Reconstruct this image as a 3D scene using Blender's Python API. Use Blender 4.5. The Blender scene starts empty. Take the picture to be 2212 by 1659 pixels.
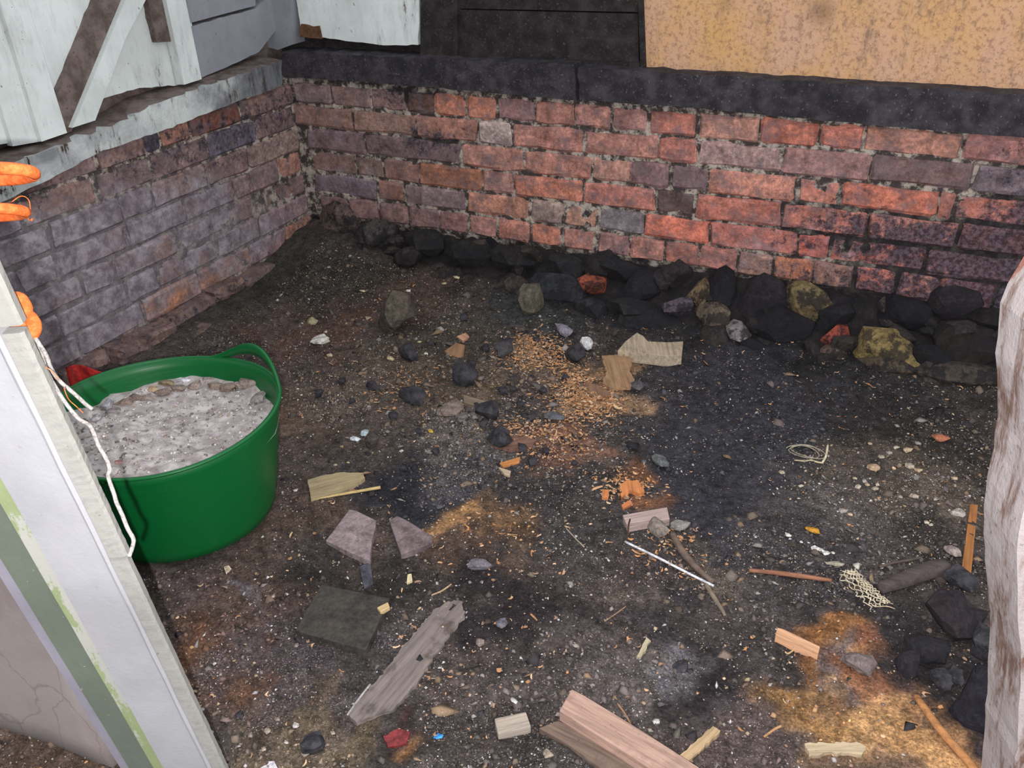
import bpy, bmesh, math, random
import numpy as np
from mathutils import Vector, Matrix

# ------------------------------------------------------------------ camera, world, light
SC = bpy.context.scene
COL = SC.collection
ZS = 0.62                                   # floor level is z = 0, top of the brickwork z = 0.62
F, W, H = 1926.8, 2212.0, 1659.0
CAM = np.array([2.0085, -2.4331, 0.5815 + ZS])
def _rx(a): return np.array([[1,0,0],[0,math.cos(a),-math.sin(a)],[0,math.sin(a),math.cos(a)]])
def _rz(a): return np.array([[math.cos(a),-math.sin(a),0],[math.sin(a),math.cos(a),0],[0,0,1]])
ROT = _rz(0.4685) @ _rx(1.0489) @ _rz(-0.0356)
cd = bpy.data.cameras.new('camera'); cam = bpy.data.objects.new('camera', cd); COL.objects.link(cam)
M4 = np.eye(4); M4[:3,:3] = ROT; M4[:3,3] = CAM
cam.matrix_world = Matrix(M4.tolist())
cd.sensor_fit = 'HORIZONTAL'; cd.sensor_width = 36.0; cd.lens = F/W*36.0; cd.clip_start = 0.02
SC.camera = cam

world = bpy.data.worlds.new('world'); SC.world = world; world.use_nodes = True
bg = world.node_tree.nodes['Background']
bg.inputs[0].default_value = (0.93, 0.96, 1.0, 1); bg.inputs[1].default_value = 1.12
# the phone's flash: small lamp a few centimetres left of and below the lens
fl_ = bpy.data.lights.new('camera_flash', 'POINT'); fl_.energy = 98; fl_.shadow_soft_size = 0.004
fl_.color = (1.0, 0.965, 0.965)
flo = bpy.data.objects.new('camera_flash', fl_); COL.objects.link(flo)
flo.location = (CAM + ROT @ np.array([-0.026, -0.032, 0.0])).tolist()
SC.view_settings.view_transform = 'Standard'; SC.view_settings.look = 'None'
SC.view_settings.exposure = 0.0; SC.view_settings.gamma = 1.0; SC.view_settings.use_curve_mapping = False

# ------------------------------------------------------------------ helpers
rng = np.random.default_rng(7); random.seed(7)
def lin(r, g=None, b=None):
    if g is None: g = b = r
    f = lambda c: (c/255/12.92 if c/255 <= .04045 else ((c/255+.055)/1.055)**2.4)
    return (f(r), f(g), f(b), 1.0)
def ray(px, py): return ROT @ np.array([(px-W/2)/F, -(py-H/2)/F, -1.0])
def on_z(px, py, z):
    d = ray(px, py); return CAM + d*((z-CAM[2])/d[2])
def on_y(px, py, y=0.0):
    d = ray(px, py); return CAM + d*((y-CAM[1])/d[1])
def on_x(px, py, x=0.0):
    d = ray(px, py); return CAM + d*((x-CAM[0])/d[0])
def at_depth(px, py, dep): return CAM + ray(px, py)*dep
def proj(w):
    v = ROT.T @ (np.asarray(w)-CAM); return np.array([W/2+F*v[0]/-v[2], H/2-F*v[1]/-v[2]])
def sm(a, b, x):
    t = np.clip((x-a)/(b-a), 0, 1); return t*t*(3-2*t)
_tab = np.random.default_rng(3).random((256, 256))
def vnoise(x, y):
    x = np.asarray(x, float); y = np.asarray(y, float)
    i = np.floor(x).astype(int); j = np.floor(y).astype(int); u = x-i; v = y-j
    u = u*u*(3-2*u); v = v*v*(3-2*v)
    t = lambda a, b: _tab[a % 256, b % 256]
    return (t(i,j)*(1-u)+t(i+1,j)*u)*(1-v) + (t(i,j+1)*(1-u)+t(i+1,j+1)*u)*v
def fbm(x, y, o=4):
    s = 0; a = .5; n = 0
    for k in range(o): s = s + a*vnoise(np.asarray(x)*2**k+17*k, np.asarray(y)*2**k+31*k); n += a; a *= .5
    return s/n
def mesh(name, V, Fc, mat=None, parent=None, smooth=False):
    me = bpy.data.meshes.new(name)
    me.from_pydata([tuple(map(float, v)) for v in V], [], [tuple(map(int, f)) for f in Fc])
    me.validate(); me.update()
    if smooth: me.polygons.foreach_set('use_smooth', [True]*len(me.polygons))
    if mat: me.materials.append(mat)
    o = bpy.data.objects.new(name, me); COL.objects.link(o)
    if parent is not None: o.parent = parent
    return o
def fix_normals(o):
    bm = bmesh.new(); bm.from_mesh(o.data); bmesh.ops.recalc_face_normals(bm, faces=bm.faces); bm.to_mesh(o.data); bm.free()
def tag(o, label=None, cat=None, group=None, kind=None):
    if label: o['label'] = label
    if cat: o['category'] = cat
    if group: o['group'] = group
    if kind: o['kind'] = kind
    return o
def empty(name, loc=(0,0,0)):
    o = bpy.data.objects.new(name, None); COL.objects.link(o); o.location = tuple(map(float, loc)); o.empty_display_size = .05
    return o
def setcol(o, c): o.color = c
def vcol(o, C, name='col'):
    a = o.data.color_attributes.new(name, 'FLOAT_COLOR', 'POINT')
    C = np.asarray(C, np.float32)
    if C.shape[1] == 3: C = np.hstack([C, np.ones((len(C),1), np.float32)])
    a.data.foreach_set('color', C.ravel())
def vflt(o, A, name):
    a = o.data.attributes.new(name, 'FLOAT', 'POINT'); a.data.foreach_set('value', np.asarray(A, np.float32).ravel())

# ------------------------------------------------------------------ materials
class N:
    def __init__(s, name):
        s.m = bpy.data.materials.new(name); s.m.use_nodes = True; s.t = s.m.node_tree
        s.b = s.t.nodes['Principled BSDF']; s.b.inputs['Specular IOR Level'].default_value = .25
    def n(s, ty, **kw):
        x = s.t.nodes.new(ty)
        for k, v in kw.items():
            if k in x.inputs: x.inputs[k].default_value = v
            else: setattr(x, k, v)
        return x
    def l(s, a, b): s.t.links.new(a, b)
    def noise(s, vec, scale, detail=6, rough=.6, dist=0.0):
        x = s.n('ShaderNodeTexNoise'); x.inputs['Scale'].default_value = scale; x.inputs['Detail'].default_value = detail
        x.inputs['Roughness'].default_value = rough; x.inputs['Distortion'].default_value = dist
        if vec is not None: s.l(vec, x.inputs['Vector'])
        return x.outputs['Fac']
    def ramp(s, fac, stops):
        x = s.n('ShaderNodeValToRGB'); r = x.color_ramp
        while len(r.elements) < len(stops): r.elements.new(.5)
        for e, (p, c) in zip(r.elements, stops):
            e.position = p; e.color = c if len(c) == 4 else (*c, 1)
        s.l(fac, x.inputs[0]); return x.outputs[0]
    def mix(s, fac, a, b, mode='MIX'):
        x = s.n('ShaderNodeMix', data_type='RGBA', blend_type=mode); x.clamp_factor = True
        for v, i in ((fac, 0), (a, 6), (b, 7)):
            if isinstance(v, (int, float)): x.inputs[i].default_value = v
            elif isinstance(v, tuple): x.inputs[i].default_value = v
            else: s.l(v, x.inputs[i])
        return x.outputs[2]
    def math(s, op, a, b=None, c=None, clamp=False):
        x = s.n('ShaderNodeMath', operation=op); x.use_clamp = clamp
        for i, v in enumerate((a, b, c)):
            if v is None: continue
            if isinstance(v, (int, float)): x.inputs[i].default_value = v
            else: s.l(v, x.inputs[i])
        return x.outputs[0]
    def step(s, v, lo, hi):
        x = s.n('ShaderNodeMapRange', interpolation_type='SMOOTHSTEP'); x.inputs[1].default_value = lo; x.inputs[2].default_value = hi
        s.l(v, x.inputs[0]); return x.outputs[0]
    def attr(s, name, out='Color'): return s.n('ShaderNodeAttribute', attribute_name=name).outputs[out]
    def objc(s): return s.n('ShaderNodeTexCoord').outputs['Object']
    def pos(s): return s.n('ShaderNodeNewGeometry').outputs['Position']
    def scaled(s, vec, sc):
        x = s.n('ShaderNodeMapping'); x.inputs['Scale'].default_value = sc; s.l(vec, x.inputs[0]); return x.outputs[0]
    def bump(s, h, strength=.5, dist=.004):
        x = s.n('ShaderNodeBump'); x.inputs['Strength'].default_value = strength; x.inputs['Distance'].default_value = dist
        s.l(h, x.inputs['Height']); s.l(x.outputs[0], s.b.inputs['Normal'])
    def fin(s, col, rough=.85):
        if isinstance(col, tuple): s.b.inputs['Base Color'].default_value = col
        else: s.l(col, s.b.inputs['Base Color'])
        if isinstance(rough, (int, float)): s.b.inputs['Roughness'].default_value = rough
        else: s.l(rough, s.b.inputs['Roughness'])
        return s.m
G = lambda v: (v, v, v, 1)

def m_brick():
    s = N('old_brick'); p = s.pos(); oc = s.n('ShaderNodeObjectInfo').outputs['Color']
    n1 = s.noise(p, 17, 9, .72); n2 = s.noise(p, 90, 5, .7); n3 = s.noise(p, 260, 3, .6)
    oc = s.mix(1.0, oc, G(1.45), 'MULTIPLY'); c = s.mix(1.0, oc, s.ramp(n1, [(.34, G(.42)), (.5, G(1.0)), (.66, G(1.55))]), 'MULTIPLY')
    c = s.mix(.55, c, s.ramp(n2, [(.36, G(.45)), (.5, G(1)), (.64, G(1.6))]), 'MULTIPLY')
    c = s.mix(s.math('MULTIPLY', s.step(s.noise(s.scaled(p, (1.3, 1.1, 1.7)), 13, 8, .7), .44, .64), .7), c, lin(116, 102, 106))
    c = s.mix(s.math('MULTIPLY', s.step(n3, .6, .7), .5), c, lin(60, 45, 45))
    # pale lime dust
    d = s.math('ADD', s.attr('dust', 'Fac'), s.math('MULTIPLY_ADD', s.noise(p, 8, 8, .62), 2.4, -1.35))
    c = s.mix(s.math('MULTIPLY', s.step(d, .1, .85), .8), c, s.mix(s.step(s.noise(p, 28, 9, .7), .36, .66), lin(112, 106, 116), lin(178, 172, 180)))
    # soot crust
    so = s.math('ADD', s.attr('soot', 'Fac'), s.math('MULTIPLY_ADD', s.noise(p, 30, 10, .78), 4.2, -2.25))
    c = s.mix(s.math('MULTIPLY', s.step(so, .2, .75), .9), c, s.mix(s.step(n2, .4, .62), lin(40, 36, 44), lin(92, 84, 96)))
    h = s.math('ADD', s.math('MULTIPLY', n2, .6), s.math('ADD', n1, s.math('MULTIPLY', n3, .25)))
    s.bump(h, .7, .006); return s.fin(c, .9)
def m_mortar():
    s = N('lime_mortar'); p = s.pos()
    n1 = s.noise(p, 10, 8, .7); n2 = s.noise(p, 120, 5, .7)
    c = s.mix(s.step(s.noise(p, 34, 6, .7), .44, .60), s.mix(n2, lin(46, 41, 40), lin(92, 82, 80)), s.mix(n2, lin(158, 148, 138), lin(222, 210, 196)))
    c = s.mix(s.math('MULTIPLY', s.attr('dust', 'Fac'), .8), c, s.mix(n2, lin(96, 90, 96), lin(156, 148, 154)))
    so = s.math('ADD', s.attr('soot', 'Fac'), s.math('MULTIPLY_ADD', n1, 2.2, -1.15))
    c = s.mix(s.math('MULTIPLY', s.step(so, .1, .6), .92), c, s.mix(n2, lin(22, 20, 22), lin(55, 50, 52)))
    s.bump(s.math('ADD', n1, n2), .9, .006); return s.fin(c, .95)
def m_rough(name, c1, c2, c3=None, sc=30, bump=.7, dist=.005, rough=.9, objcol=False, spec=.25, lo=.35, hi=.65):
    s = N(name); p = s.objc(); n1 = s.noise(p, sc, 8, .65); n2 = s.noise(p, sc*6, 5, .7)
    c = s.mix(s.step(n1, lo, hi), c1, c2)
    if objcol: c = s.mix(1.0, c, s.n('ShaderNodeObjectInfo').outputs['Color'], 'MULTIPLY')
    if c3: c = s.mix(s.step(n2, .58, .7), c, c3)
    s.b.inputs['Specular IOR Level'].default_value = spec
    s.bump(s.math('ADD', n1, s.math('MULTIPLY', n2, .5)), bump, dist); return s.fin(c, rough)
def m_objcol(name, sc=40, dirt=.5, rough=.9, bump=.6, dist=.003, dirtc=None, dlo=.56):
    s = N(name); p = s.objc(); oc = s.n('ShaderNodeObjectInfo').outputs['Color']
    n1 = s.noise(p, sc, 8, .68); n2 = s.noise(p, sc*5, 5, .7)
    c = s.mix(1.0, oc, s.ramp(n1, [(.34, G(.5)), (.5, G(1)), (.66, G(1.5))]), 'MULTIPLY')
    c = s.mix(.6, c, s.ramp(n2, [(.36, G(.6)), (.5, G(1)), (.64, G(1.5))]), 'MULTIPLY')
    dn = s.math('ADD', s.noise(s.scaled(p, (1.2, .9, 1.1)), sc*.8, 8, .7), s.math('MULTIPLY_ADD', n2, .3, -.15))
    c = s.mix(s.math('MULTIPLY', s.step(dn, dlo, dlo+.12), dirt), c, dirtc or lin(48, 44, 42))
    s.bump(s.math('ADD', n1, s.math('MULTIPLY', n2, .6)), bump, dist); return s.fin(c, rough)
def m_wood(name, sc=60, dirt=.6, rough=.85):
    # grain runs along local x; the colour is the object's own
    s = N(name); p = s.objc(); oc = s.n('ShaderNodeObjectInfo').outputs['Color']
    g = s.noise(s.scaled(p, (.07, 1, 1)), sc*2.2, 6, .65, .4); n1 = s.noise(p, 18, 7, .65); n2 = s.noise(p, 160, 4, .7)
    c = s.mix(1.0, oc, s.ramp(g, [(.3, G(.55)), (.5, G(1)), (.7, G(1.3))]), 'MULTIPLY')
    c = s.mix(s.math('MULTIPLY', s.step(n1, .5, .72), dirt), c, lin(62, 54, 50))
    c = s.mix(s.math('MULTIPLY', s.step(n2, .62, .72), .5), c, lin(52, 46, 44))
    s.bump(s.math('ADD', g, s.math('MULTIPLY', n2, .3)), .5, .002); return s.fin(c, rough)
def m_paint(name, paint, under, flake=.64, stain=.5, sc=22, rough=.6, vert=(1,1,.25), stainc=None):
    s = N(name); p = s.objc(); v = s.scaled(p, vert)
    n1 = s.noise(v, sc, 9, .7); n2 = s.noise(p, 150, 5, .7); n3 = s.noise(p, 5, 5, .6); n4 = s.noise(s.scaled(p, vert), 90, 5, .7)
    c = s.mix(s.step(n3, .35, .65), paint, tuple(list(np.array(paint[:3])*.82)+[1]))
    c = s.mix(s.math('MULTIPLY', s.step(n4, .5, .75), .18), c, stainc or lin(90, 85, 85))
    c = s.mix(s.math('MULTIPLY', s.step(n1, .5, .72), stain), c, stainc or lin(120, 116, 118))
    c = s.mix(s.step(s.math('ADD', n1, s.math('MULTIPLY', n2, .12)), flake+.05, flake+.08), c, under)
    c = s.mix(s.math('MULTIPLY', s.step(s.noise(p, 75, 4, .6), .68, .72), .8), c, under)
    s.bump(s.math('ADD', n1, s.math('MULTIPLY', n2, .3)), .45, .003); return s.fin(c, rough)
def m_floor():
    s = N('ash_and_earth'); p = s.pos(); base = s.mix(1.0, s.attr('col'), G(.93), 'MULTIPLY')
    n0 = s.noise(p, 11, 8, .7, .6); n1 = s.noise(p, 45, 8, .7); n2 = s.noise(p, 200, 5, .7); n3 = s.noise(p, 520, 3, .6)
    c = s.mix(.9, base, s.ramp(n0, [(.34, G(.55)), (.5, G(1.0)), (.68, G(1.3))]), 'MULTIPLY')
    c = s.mix(.9, c, s.ramp(n1, [(.35, G(.45)), (.5, G(1.0)), (.66, G(1.6))]), 'MULTIPLY')
    c = s.mix(.8, c, s.ramp(n2, [(.36, G(.4)), (.5, G(1)), (.64, G(1.7))]), 'MULTIPLY')
    g = s.attr('grit', 'Fac')
    sp = s.math('ADD', s.noise(p, 330, 2, .5), s.math('MULTIPLY_ADD', g, .16, -.1))
    c = s.mix(s.math('MULTIPLY', s.step(sp, .66, .72), .8), c, lin(182, 176, 172))
    sp2 = s.math('ADD', s.noise(s.scaled(p, (1.1,.9,1.3)), 260, 2, .5), s.math('MULTIPLY_ADD', g, .1, -.07))
    c = s.mix(s.math('MULTIPLY', s.step(sp2, .67, .72), .7), c, lin(160, 130, 104))
    h = s.math('ADD', s.math('MULTIPLY', n1, 1.2), s.math('ADD', s.math('MULTIPLY', n2, .7), s.math('MULTIPLY', n3, .3)))
    s.bump(h, .85, .008); return s.fin(c, .92)
def m_vc(name, rough=.85, bumpsc=300, bump=.3, extra=None):
    s = N(name); c = s.attr('col'); p = s.pos(); n = s.noise(p, bumpsc, 4, .6)
    c = s.mix(.6, c, s.ramp(n, [(.3, G(.6)), (.5, G(1)), (.7, G(1.3))]), 'MULTIPLY')
    s.bump(n, bump, .002); return s.fin(c, rough)

BRICK = m_brick(); MORTAR = m_mortar(); FLOORM = m_floor()
STONE = m_objcol('sooty_stone', 26, .88, .9, 1.0, .010, lin(36, 34, 38), .44)
ROCK = m_objcol('loose_stone', 45, .6, .9, .8, .004)
COAL = m_rough('charcoal', lin(30, 29, 33), lin(66, 64, 70), lin(100, 98, 104), 40, .9, .004, .75, spec=.4)
WOOD = m_wood('weathered_wood'); WOODC = m_wood('clean_wood', 60, .28)
TILE = m_objcol('clay_tile', 30, .45, .8, .5, .003)
CHAR = m_wood('burnt_board', 60, .8)
GRITM = m_vc('loose_grit'); SHAVM = m_vc('wood_shaving_mat', .8)

# ------------------------------------------------------------------ floor
def hfloor(x, y):
    x = np.asarray(x, float); y = np.asarray(y, float)
    h = (fbm(x*3.1+5, y*3.1+9, 3)-.5)*.022 + (fbm(x*14, y*14, 3)-.5)*.012
    h = h + .055*sm(.42, .05, x)*sm(-1.35, -.9, y) + .05*sm(-.5, -.02, y)*sm(1.5, .2, x) + .035*sm(-.34, -.06, y)
    h = h + .03*np.exp(-((x-1.05)**2+(y+.62)**2)/.05)
    return h
def fl(px, py, up=0.0):
    z = 0.0
    for _ in range(4):
        q = on_z(px, py, z+up); z = float(hfloor(q[0], q[1]))
    q[2] = z+up; return q
def mpp(px, py): return float(np.dot(fl(px, py)-CAM, -ROT[:, 2]))/F      # metres per pixel on the floor

# colours of the ground, patch by patch: (px, py, radius px, sRGB, grit)
BL = [(620,900,95,(108,90,74),.2),(520,1320,120,(98,80,72),.3),(430,1430,90,(120,86,66),.2),(420,1300,60,(112,98,98),.2),(640,1120,80,(98,82,74),.3),(1000,860,60,(112,96,80),.4),(860,640,60,(86,74,64),.4),
 (560,600,120,(64,62,56),.4),(760,580,90,(58,54,48),.7),(860,620,80,(86,72,64),.5),(700,720,80,(100,78,68),.4),(900,800,110,(98,86,74),.6),(760,860,80,(100,88,80),.9),
 (1270,880,60,(172,138,106),.6),(1160,780,50,(150,122,92),.7),(1330,800,40,(160,128,98),.3),(1210,960,50,(130,96,80),.6),(1050,900,80,(84,78,76),.6),(980,960,70,(110,102,98),.9),
 (880,1060,80,(44,46,54),.3),(1000,1030,60,(78,76,82),.9),(1180,1060,80,(62,58,60),.7),(1360,1050,45,(140,96,66),.4),(1340,950,60,(70,68,68),.7),
 (1600,850,150,(58,58,64),.2),(1500,960,120,(62,62,68),.3),(1700,940,120,(64,64,70),.3),(1500,1090,120,(62,62,70),.4),(1900,900,130,(50,48,48),.3),(1950,1010,120,(104,92,80),.9),(1800,1080,110,(92,86,86),.8),
 (2050,1000,70,(46,44,44),.4),(2050,1180,70,(60,54,52),.7),(1700,1190,90,(70,66,68),.8),(1450,1200,80,(96,86,78),.9),(1300,1150,90,(72,68,68),.6),
 (975,1125,40,(190,146,100),.1),(1080,1120,60,(112,88,68),.3),(1000,1190,60,(92,74,64),.4),(1100,1290,100,(46,40,42),.3),(1200,1200,60,(78,70,68),.5),(830,1180,50,(70,62,62),.4),
 (680,1060,60,(84,72,66),.4),(760,1300,90,(52,48,46),.3),(560,1280,28,(134,134,146),.5),(560,1360,40,(104,98,106),.4),(650,1440,110,(78,70,74),.95),(560,1500,80,(96,82,76),.9),
 (900,1480,90,(72,68,66),.5),(980,1480,90,(84,72,68),.8),(850,1600,80,(62,58,54),.4),(690,1590,60,(104,90,72),.7),(590,1600,60,(112,98,82),.7),(860,1585,30,(92,46,46),.1),(880,1630,26,(150,104,64),.1),
 (1200,1420,90,(92,84,82),.6),(1330,1430,80,(106,98,96),.6),(1430,1370,45,(108,104,108),1),(1500,1440,65,(40,34,36),.1),(1470,1330,60,(58,54,58),.4),(1350,1300,70,(74,64,64),.7),
 (1620,1420,80,(72,66,66),.5),(1560,1500,70,(76,68,70),.6),(1700,1480,60,(176,132,84),.1),(1860,1560,85,(212,164,112),.02),(1960,1490,60,(190,144,102),.02),(1800,1400,45,(148,102,62),.2),(1900,1410,45,(150,100,74),.1),(1990,1620,60,(204,156,106),.02),
 (1840,1620,60,(112,94,86),.4),(1600,1620,80,(86,74,72),.7),(2060,1450,70,(46,42,44),.2),(1960,1340,70,(52,48,50),.4),(2100,1580,45,(54,48,54),.2),(1300,1600,80,(74,68,68),.7),(1080,1620,90,(66,60,58),.9),(1840,1290,70,(64,58,60),.5),(1850,1440,32,(116,104,104),.1),
 (1000,560,80,(34,32,32),.3),(1200,620,80,(36,36,40),.3),(1400,660,90,(34,34,38),.2),(1650,720,90,(28,28,32),.1),(1850,760,90,(28,28,30),.1),(2080,760,80,(30,28,28),.1),(1150,680,70,(66,68,68),.4),(1000,720,80,(78,72,64),.7),
 (120,1600,120,(96,78,66),.3),(250,1500,100,(96,80,70),.3)]
def build_floor():
    xs = np.concatenate([np.linspace(-1.6, -.2, 18)[:-1], np.arange(-.2, 2.75, .0085), np.linspace(2.76, 4.0, 16)])
    ys = np.concatenate([np.linspace(-3.8, -2.1, 24)[:-1], np.arange(-2.1, .12, .0085), np.linspace(.125, .6, 6)])
    X, Y = np.meshgrid(xs, ys); nx, ny = len(xs), len(ys)
    Z = hfloor(X, Y)
    fine = (X > -.2) & (X < 2.75) & (Y > -2.1)
    Z = Z + fine*((fbm(X*60, Y*60, 2)-.5)*.007)
    V = np.stack([X.ravel(), Y.ravel(), Z.ravel()], 1)
    i = np.arange(nx*ny).reshape(ny, nx)
    Fq = np.stack([i[:-1,:-1], i[:-1,1:], i[1:,1:], i[1:,:-1]], -1).reshape(-1, 4)
    me = bpy.data.meshes.new('floor'); me.vertices.add(len(V)); me.vertices.foreach_set('co', V.ravel())
    me.loops.add(Fq.size); me.loops.foreach_set('vertex_index', Fq.ravel().astype(np.int32))
    me.polygons.add(len(Fq)); me.polygons.foreach_set('loop_start', np.arange(0, Fq.size, 4, dtype=np.int32))
    me.polygons.foreach_set('use_smooth', np.ones(len(Fq), bool)); me.update(); me.validate()
    me.materials.append(FLOORM)
    o = bpy.data.objects.new('floor', me); COL.objects.link(o)
    tag(o, 'sooty earth floor strewn with ash, cinders and wood shavings', 'floor', kind='structure')
    wx = X.ravel() + (fbm(X*9+3, Y*9, 3).ravel()-.5)*.28; wy = Y.ravel() + (fbm(X*9, Y*9+40, 3).ravel()-.5)*.28
    wx = wx + (fbm(X*40+3, Y*40, 2).ravel()-.5)*.05; wy = wy + (fbm(X*40, Y*40+40, 2).ravel()-.5)*.05
    base = np.array(lin(84, 76, 73)[:3]); T = np.full(len(V), .06); C = np.outer(T, base); Gt = T*.5
    for px, py, r, c, g in BL:
        q = fl(px, py); R = r*mpp(px, py)*1.12
        w = np.exp(-((wx-q[0])**2+(wy-q[1])**2)/(R*R)*1.6)
        T = T+w; C = C+np.outer(w, lin(*c)[:3]); Gt = Gt+w*g
    vcol(o, C/T[:, None]); vflt(o, Gt/T, 'grit')
    return o, (xs, ys, (Gt/T).reshape(ny, nx), (C/T[:, None]).reshape(ny, nx, 3))
FLOOR, FMAP = build_floor()

# ------------------------------------------------------------------ brick walls
def soot_back(X, z):        # z measured down from the top of the brickwork (negative)
    s = .62*sm(1.45, 2.05, X + (-.22-z)*.35)*sm(-.06, -.25, z)
    s = s + .5*np.exp(-(((X-1.95)/.38)**2+((z+.3)/.1)**2)) + .5*sm(2.0, 2.25, X)
    s = s + .8*np.exp(-(((X-.52)/.14)**2+((z+.16)/.05)**2)) + .85*np.exp(-(((X-.42)/.12)**2+((z+.02)/.03)**2)) + .3*np.exp(-(((X-.75)/.3)**2+((z+.0)/.02)**2))
    s = s - .7*np.exp(-(((X-2.0)/.14)**2+((z+.19)/.045)**2)) - .5*np.exp(-(((X-1.38)/.17)**2+((z+.3)/.04)**2)) - .35*np.exp(-(((X-1.78)/.1)**2+((z+.37)/.05)**2))
    s = s + .35*sm(-.38, -.47, z)
    return s
def brick_mesh(name, L, Hh, D, mat, parent, loc, axis, col, sootf, dustf, jit=.0035, seed=0, round_=.007):
    """front face is a little grid; axis 'x': the brick runs along +x and faces -y; 'y': runs along -y and faces +x"""
    r = np.random.default_rng(seed)
    us = np.array([0, round_, L*.35, L*.66, L-round_, L]); vs = np.array([0, round_, Hh-round_, Hh])
    V = []; 
    for j, v in enumerate(vs):
        for i, u in enumerate(us):
            e = (i in (0, 5)) + (j in (0, 3))
            d = -(.0065 if e == 1 else .013 if e == 2 else 0) + r.normal(0, jit*.45)
            du = r.normal(0, jit*.8); dv = r.normal(0, jit*.6)
            V.append((u+du, v+dv, d))
    Fc = [(j*6+i, j*6+i+1, (j+1)*6+i+1, (j+1)*6+i) for j in range(3) for i in range(5)]
    ring = [0,1,2,3,4,5,11,17,23,22,21,20,19,18,12,6]
    b0 = len(V)
    for k in ring: V.append((V[k][0], V[k][1], -D))
    n = len(ring)
    for k in range(n): Fc.append((ring[(k+1) % n], ring[k], b0+k, b0+(k+1) % n))
    P = np.array(V)
    tilt = r.normal(0, .008, 2); off = r.normal(0, .0025)
    P[:, 2] += off + tilt[0]*(P[:, 0]-L/2) + tilt[1]*(P[:, 1]-Hh/2)
    if axis == 'x': Q = np.stack([P[:, 0], -P[:, 2], P[:, 1]], 1)
    else: Q = np.stack([P[:, 2], -P[:, 0], P[:, 1]], 1); Fc = [tuple(reversed(f)) for f in Fc]; Fc = [tuple(reversed(f)) for f in Fc]
    o = mesh(name, Q, Fc, mat, parent, smooth=False)
    o.location = loc; setcol(o, col)
    wq = Q + np.array(loc)
    vflt(o, sootf(wq), 'soot'); vflt(o, dustf(wq), 'dust')
    return o
C_ = .076
def slab(name, us, vs, fn, mat, sootf):
    V = [fn(u, v) for v in vs for u in us]; n = len(us)
    Fc = [(j*n+i, j*n+i+1, (j+1)*n+i+1, (j+1)*n+i) for j in range(len(vs)-1) for i in range(n-1)]
    o = mesh(name, V, Fc, mat, smooth=True); vflt(o, sootf(np.array(V)), 'soot'); return o
# --- back wall: mortar bed is the wall itself, bricks stand proud of it
sb = lambda w: soot_back(w[:, 0], w[:, 2]-ZS)
def fn_b(u, v): return (u, .0065+(fbm(u*40, v*40, 3)-.5)*.012 + .03*sm(.17, .1, v), v)
us = np.arange(-.05, 3.3, .02); vs = np.arange(-.05, ZS+.03, .02)
WB = slab('wall_back', us, vs, fn_b, MORTAR, sb)
tag(WB, 'low brick wall of red sooty bricks under a dark timber sill', 'wall', kind='structure')
sl = WB.modifiers.new('thick', 'SOLIDIFY'); sl.thickness = .2; sl.offset = -1 if True else 1
ROWS = [[636,715,799,876,936,1006,1071,1154,1239,1319,1400,1507,1639,1768,1863,2078,2300],
        [618,762,895,1032,1104,1260,1419,1507,1687,1879,2104,2320],
        [661,788,995,1130,1276,1359,1447,1528,1722,1815,2027,2064,2300],
        [671,768,827,905,1040,1110,1258,1416,1501,1686,1873,2071,2290],
        [677,814,872,1008,1144,1216,1292,1390,1533,1723,1791,2000,2210],
        [690,755,820,882,949,1012,1074,1143,1213,1286,1359,1432,1511,1590,1670,1756,1843,1938,2029,2150]]
def colmix(*cs): 
    w = rng.dirichlet(np.ones(len(cs))*.8); c = sum(a*np.array(lin(*q)[:3]) for a, q in zip(w, cs)); return (*c.tolist(), 1)
def desat(c, k):
    l = .3*c[0]+.55*c[1]+.15*c[2]; c = tuple(v*(.82 if c[0] > .42 else 1) for v in c[:3]); return tuple(v*(1-k)+l*k for v in c[:3])+(1.0,)
SPEC = {(0,3):(86,58,48),(0,7):(150,96,80),(0,12):(172,92,66),(0,14):(176,112,88),(0,15):(146,92,84),(0,16):(128,90,88),(0,0):(122,98,100),(0,1):(128,98,92),(0,11):(166,112,92),
 (1,0):(128,92,80),(1,1):(134,100,84),(1,2):(152,100,82),(1,3):(160,138,130),(1,4):(158,100,84),(1,7):(152,118,112),(1,8):(140,98,92),(1,9):(104,76,74),(1,10):(104,88,94),
 (2,0):(112,88,92),(2,1):(104,82,82),(2,2):(158,104,86),(2,3):(166,106,88),(2,4):(160,110,92),(2,5):(122,88,88),(2,6):(112,86,90),(2,7):(186,112,86),(2,8):(190,108,84),(2,9):(196,98,62),
 (3,0):(124,92,80),(3,1):(116,92,80),(3,2):(130,88,76),(3,3):(140,86,58),(3,4):(152,106,94),(3,5):(170,98,72),(3,6):(162,96,80),(3,7):(84,64,60),(3,8):(184,98,74),
 (4,0):(112,96,104),(4,1):(128,88,74),(4,2):(122,100,102),(4,3):(168,110,84),(4,4):(142,118,106),(4,5):(168,118,92),(4,6):(112,104,108),(4,7):(204,98,62),(4,8):(174,92,74),(4,9):(196,80,52),(4,10):(178,88,64),
 (5,13):(150,108,92),(5,14):(190,106,56),(5,15):(140,96,78),(5,16):(190,94,66),(5,17):(170,98,74),(5,18):(196,96,62),(5,19):(100,78,74)}
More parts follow.
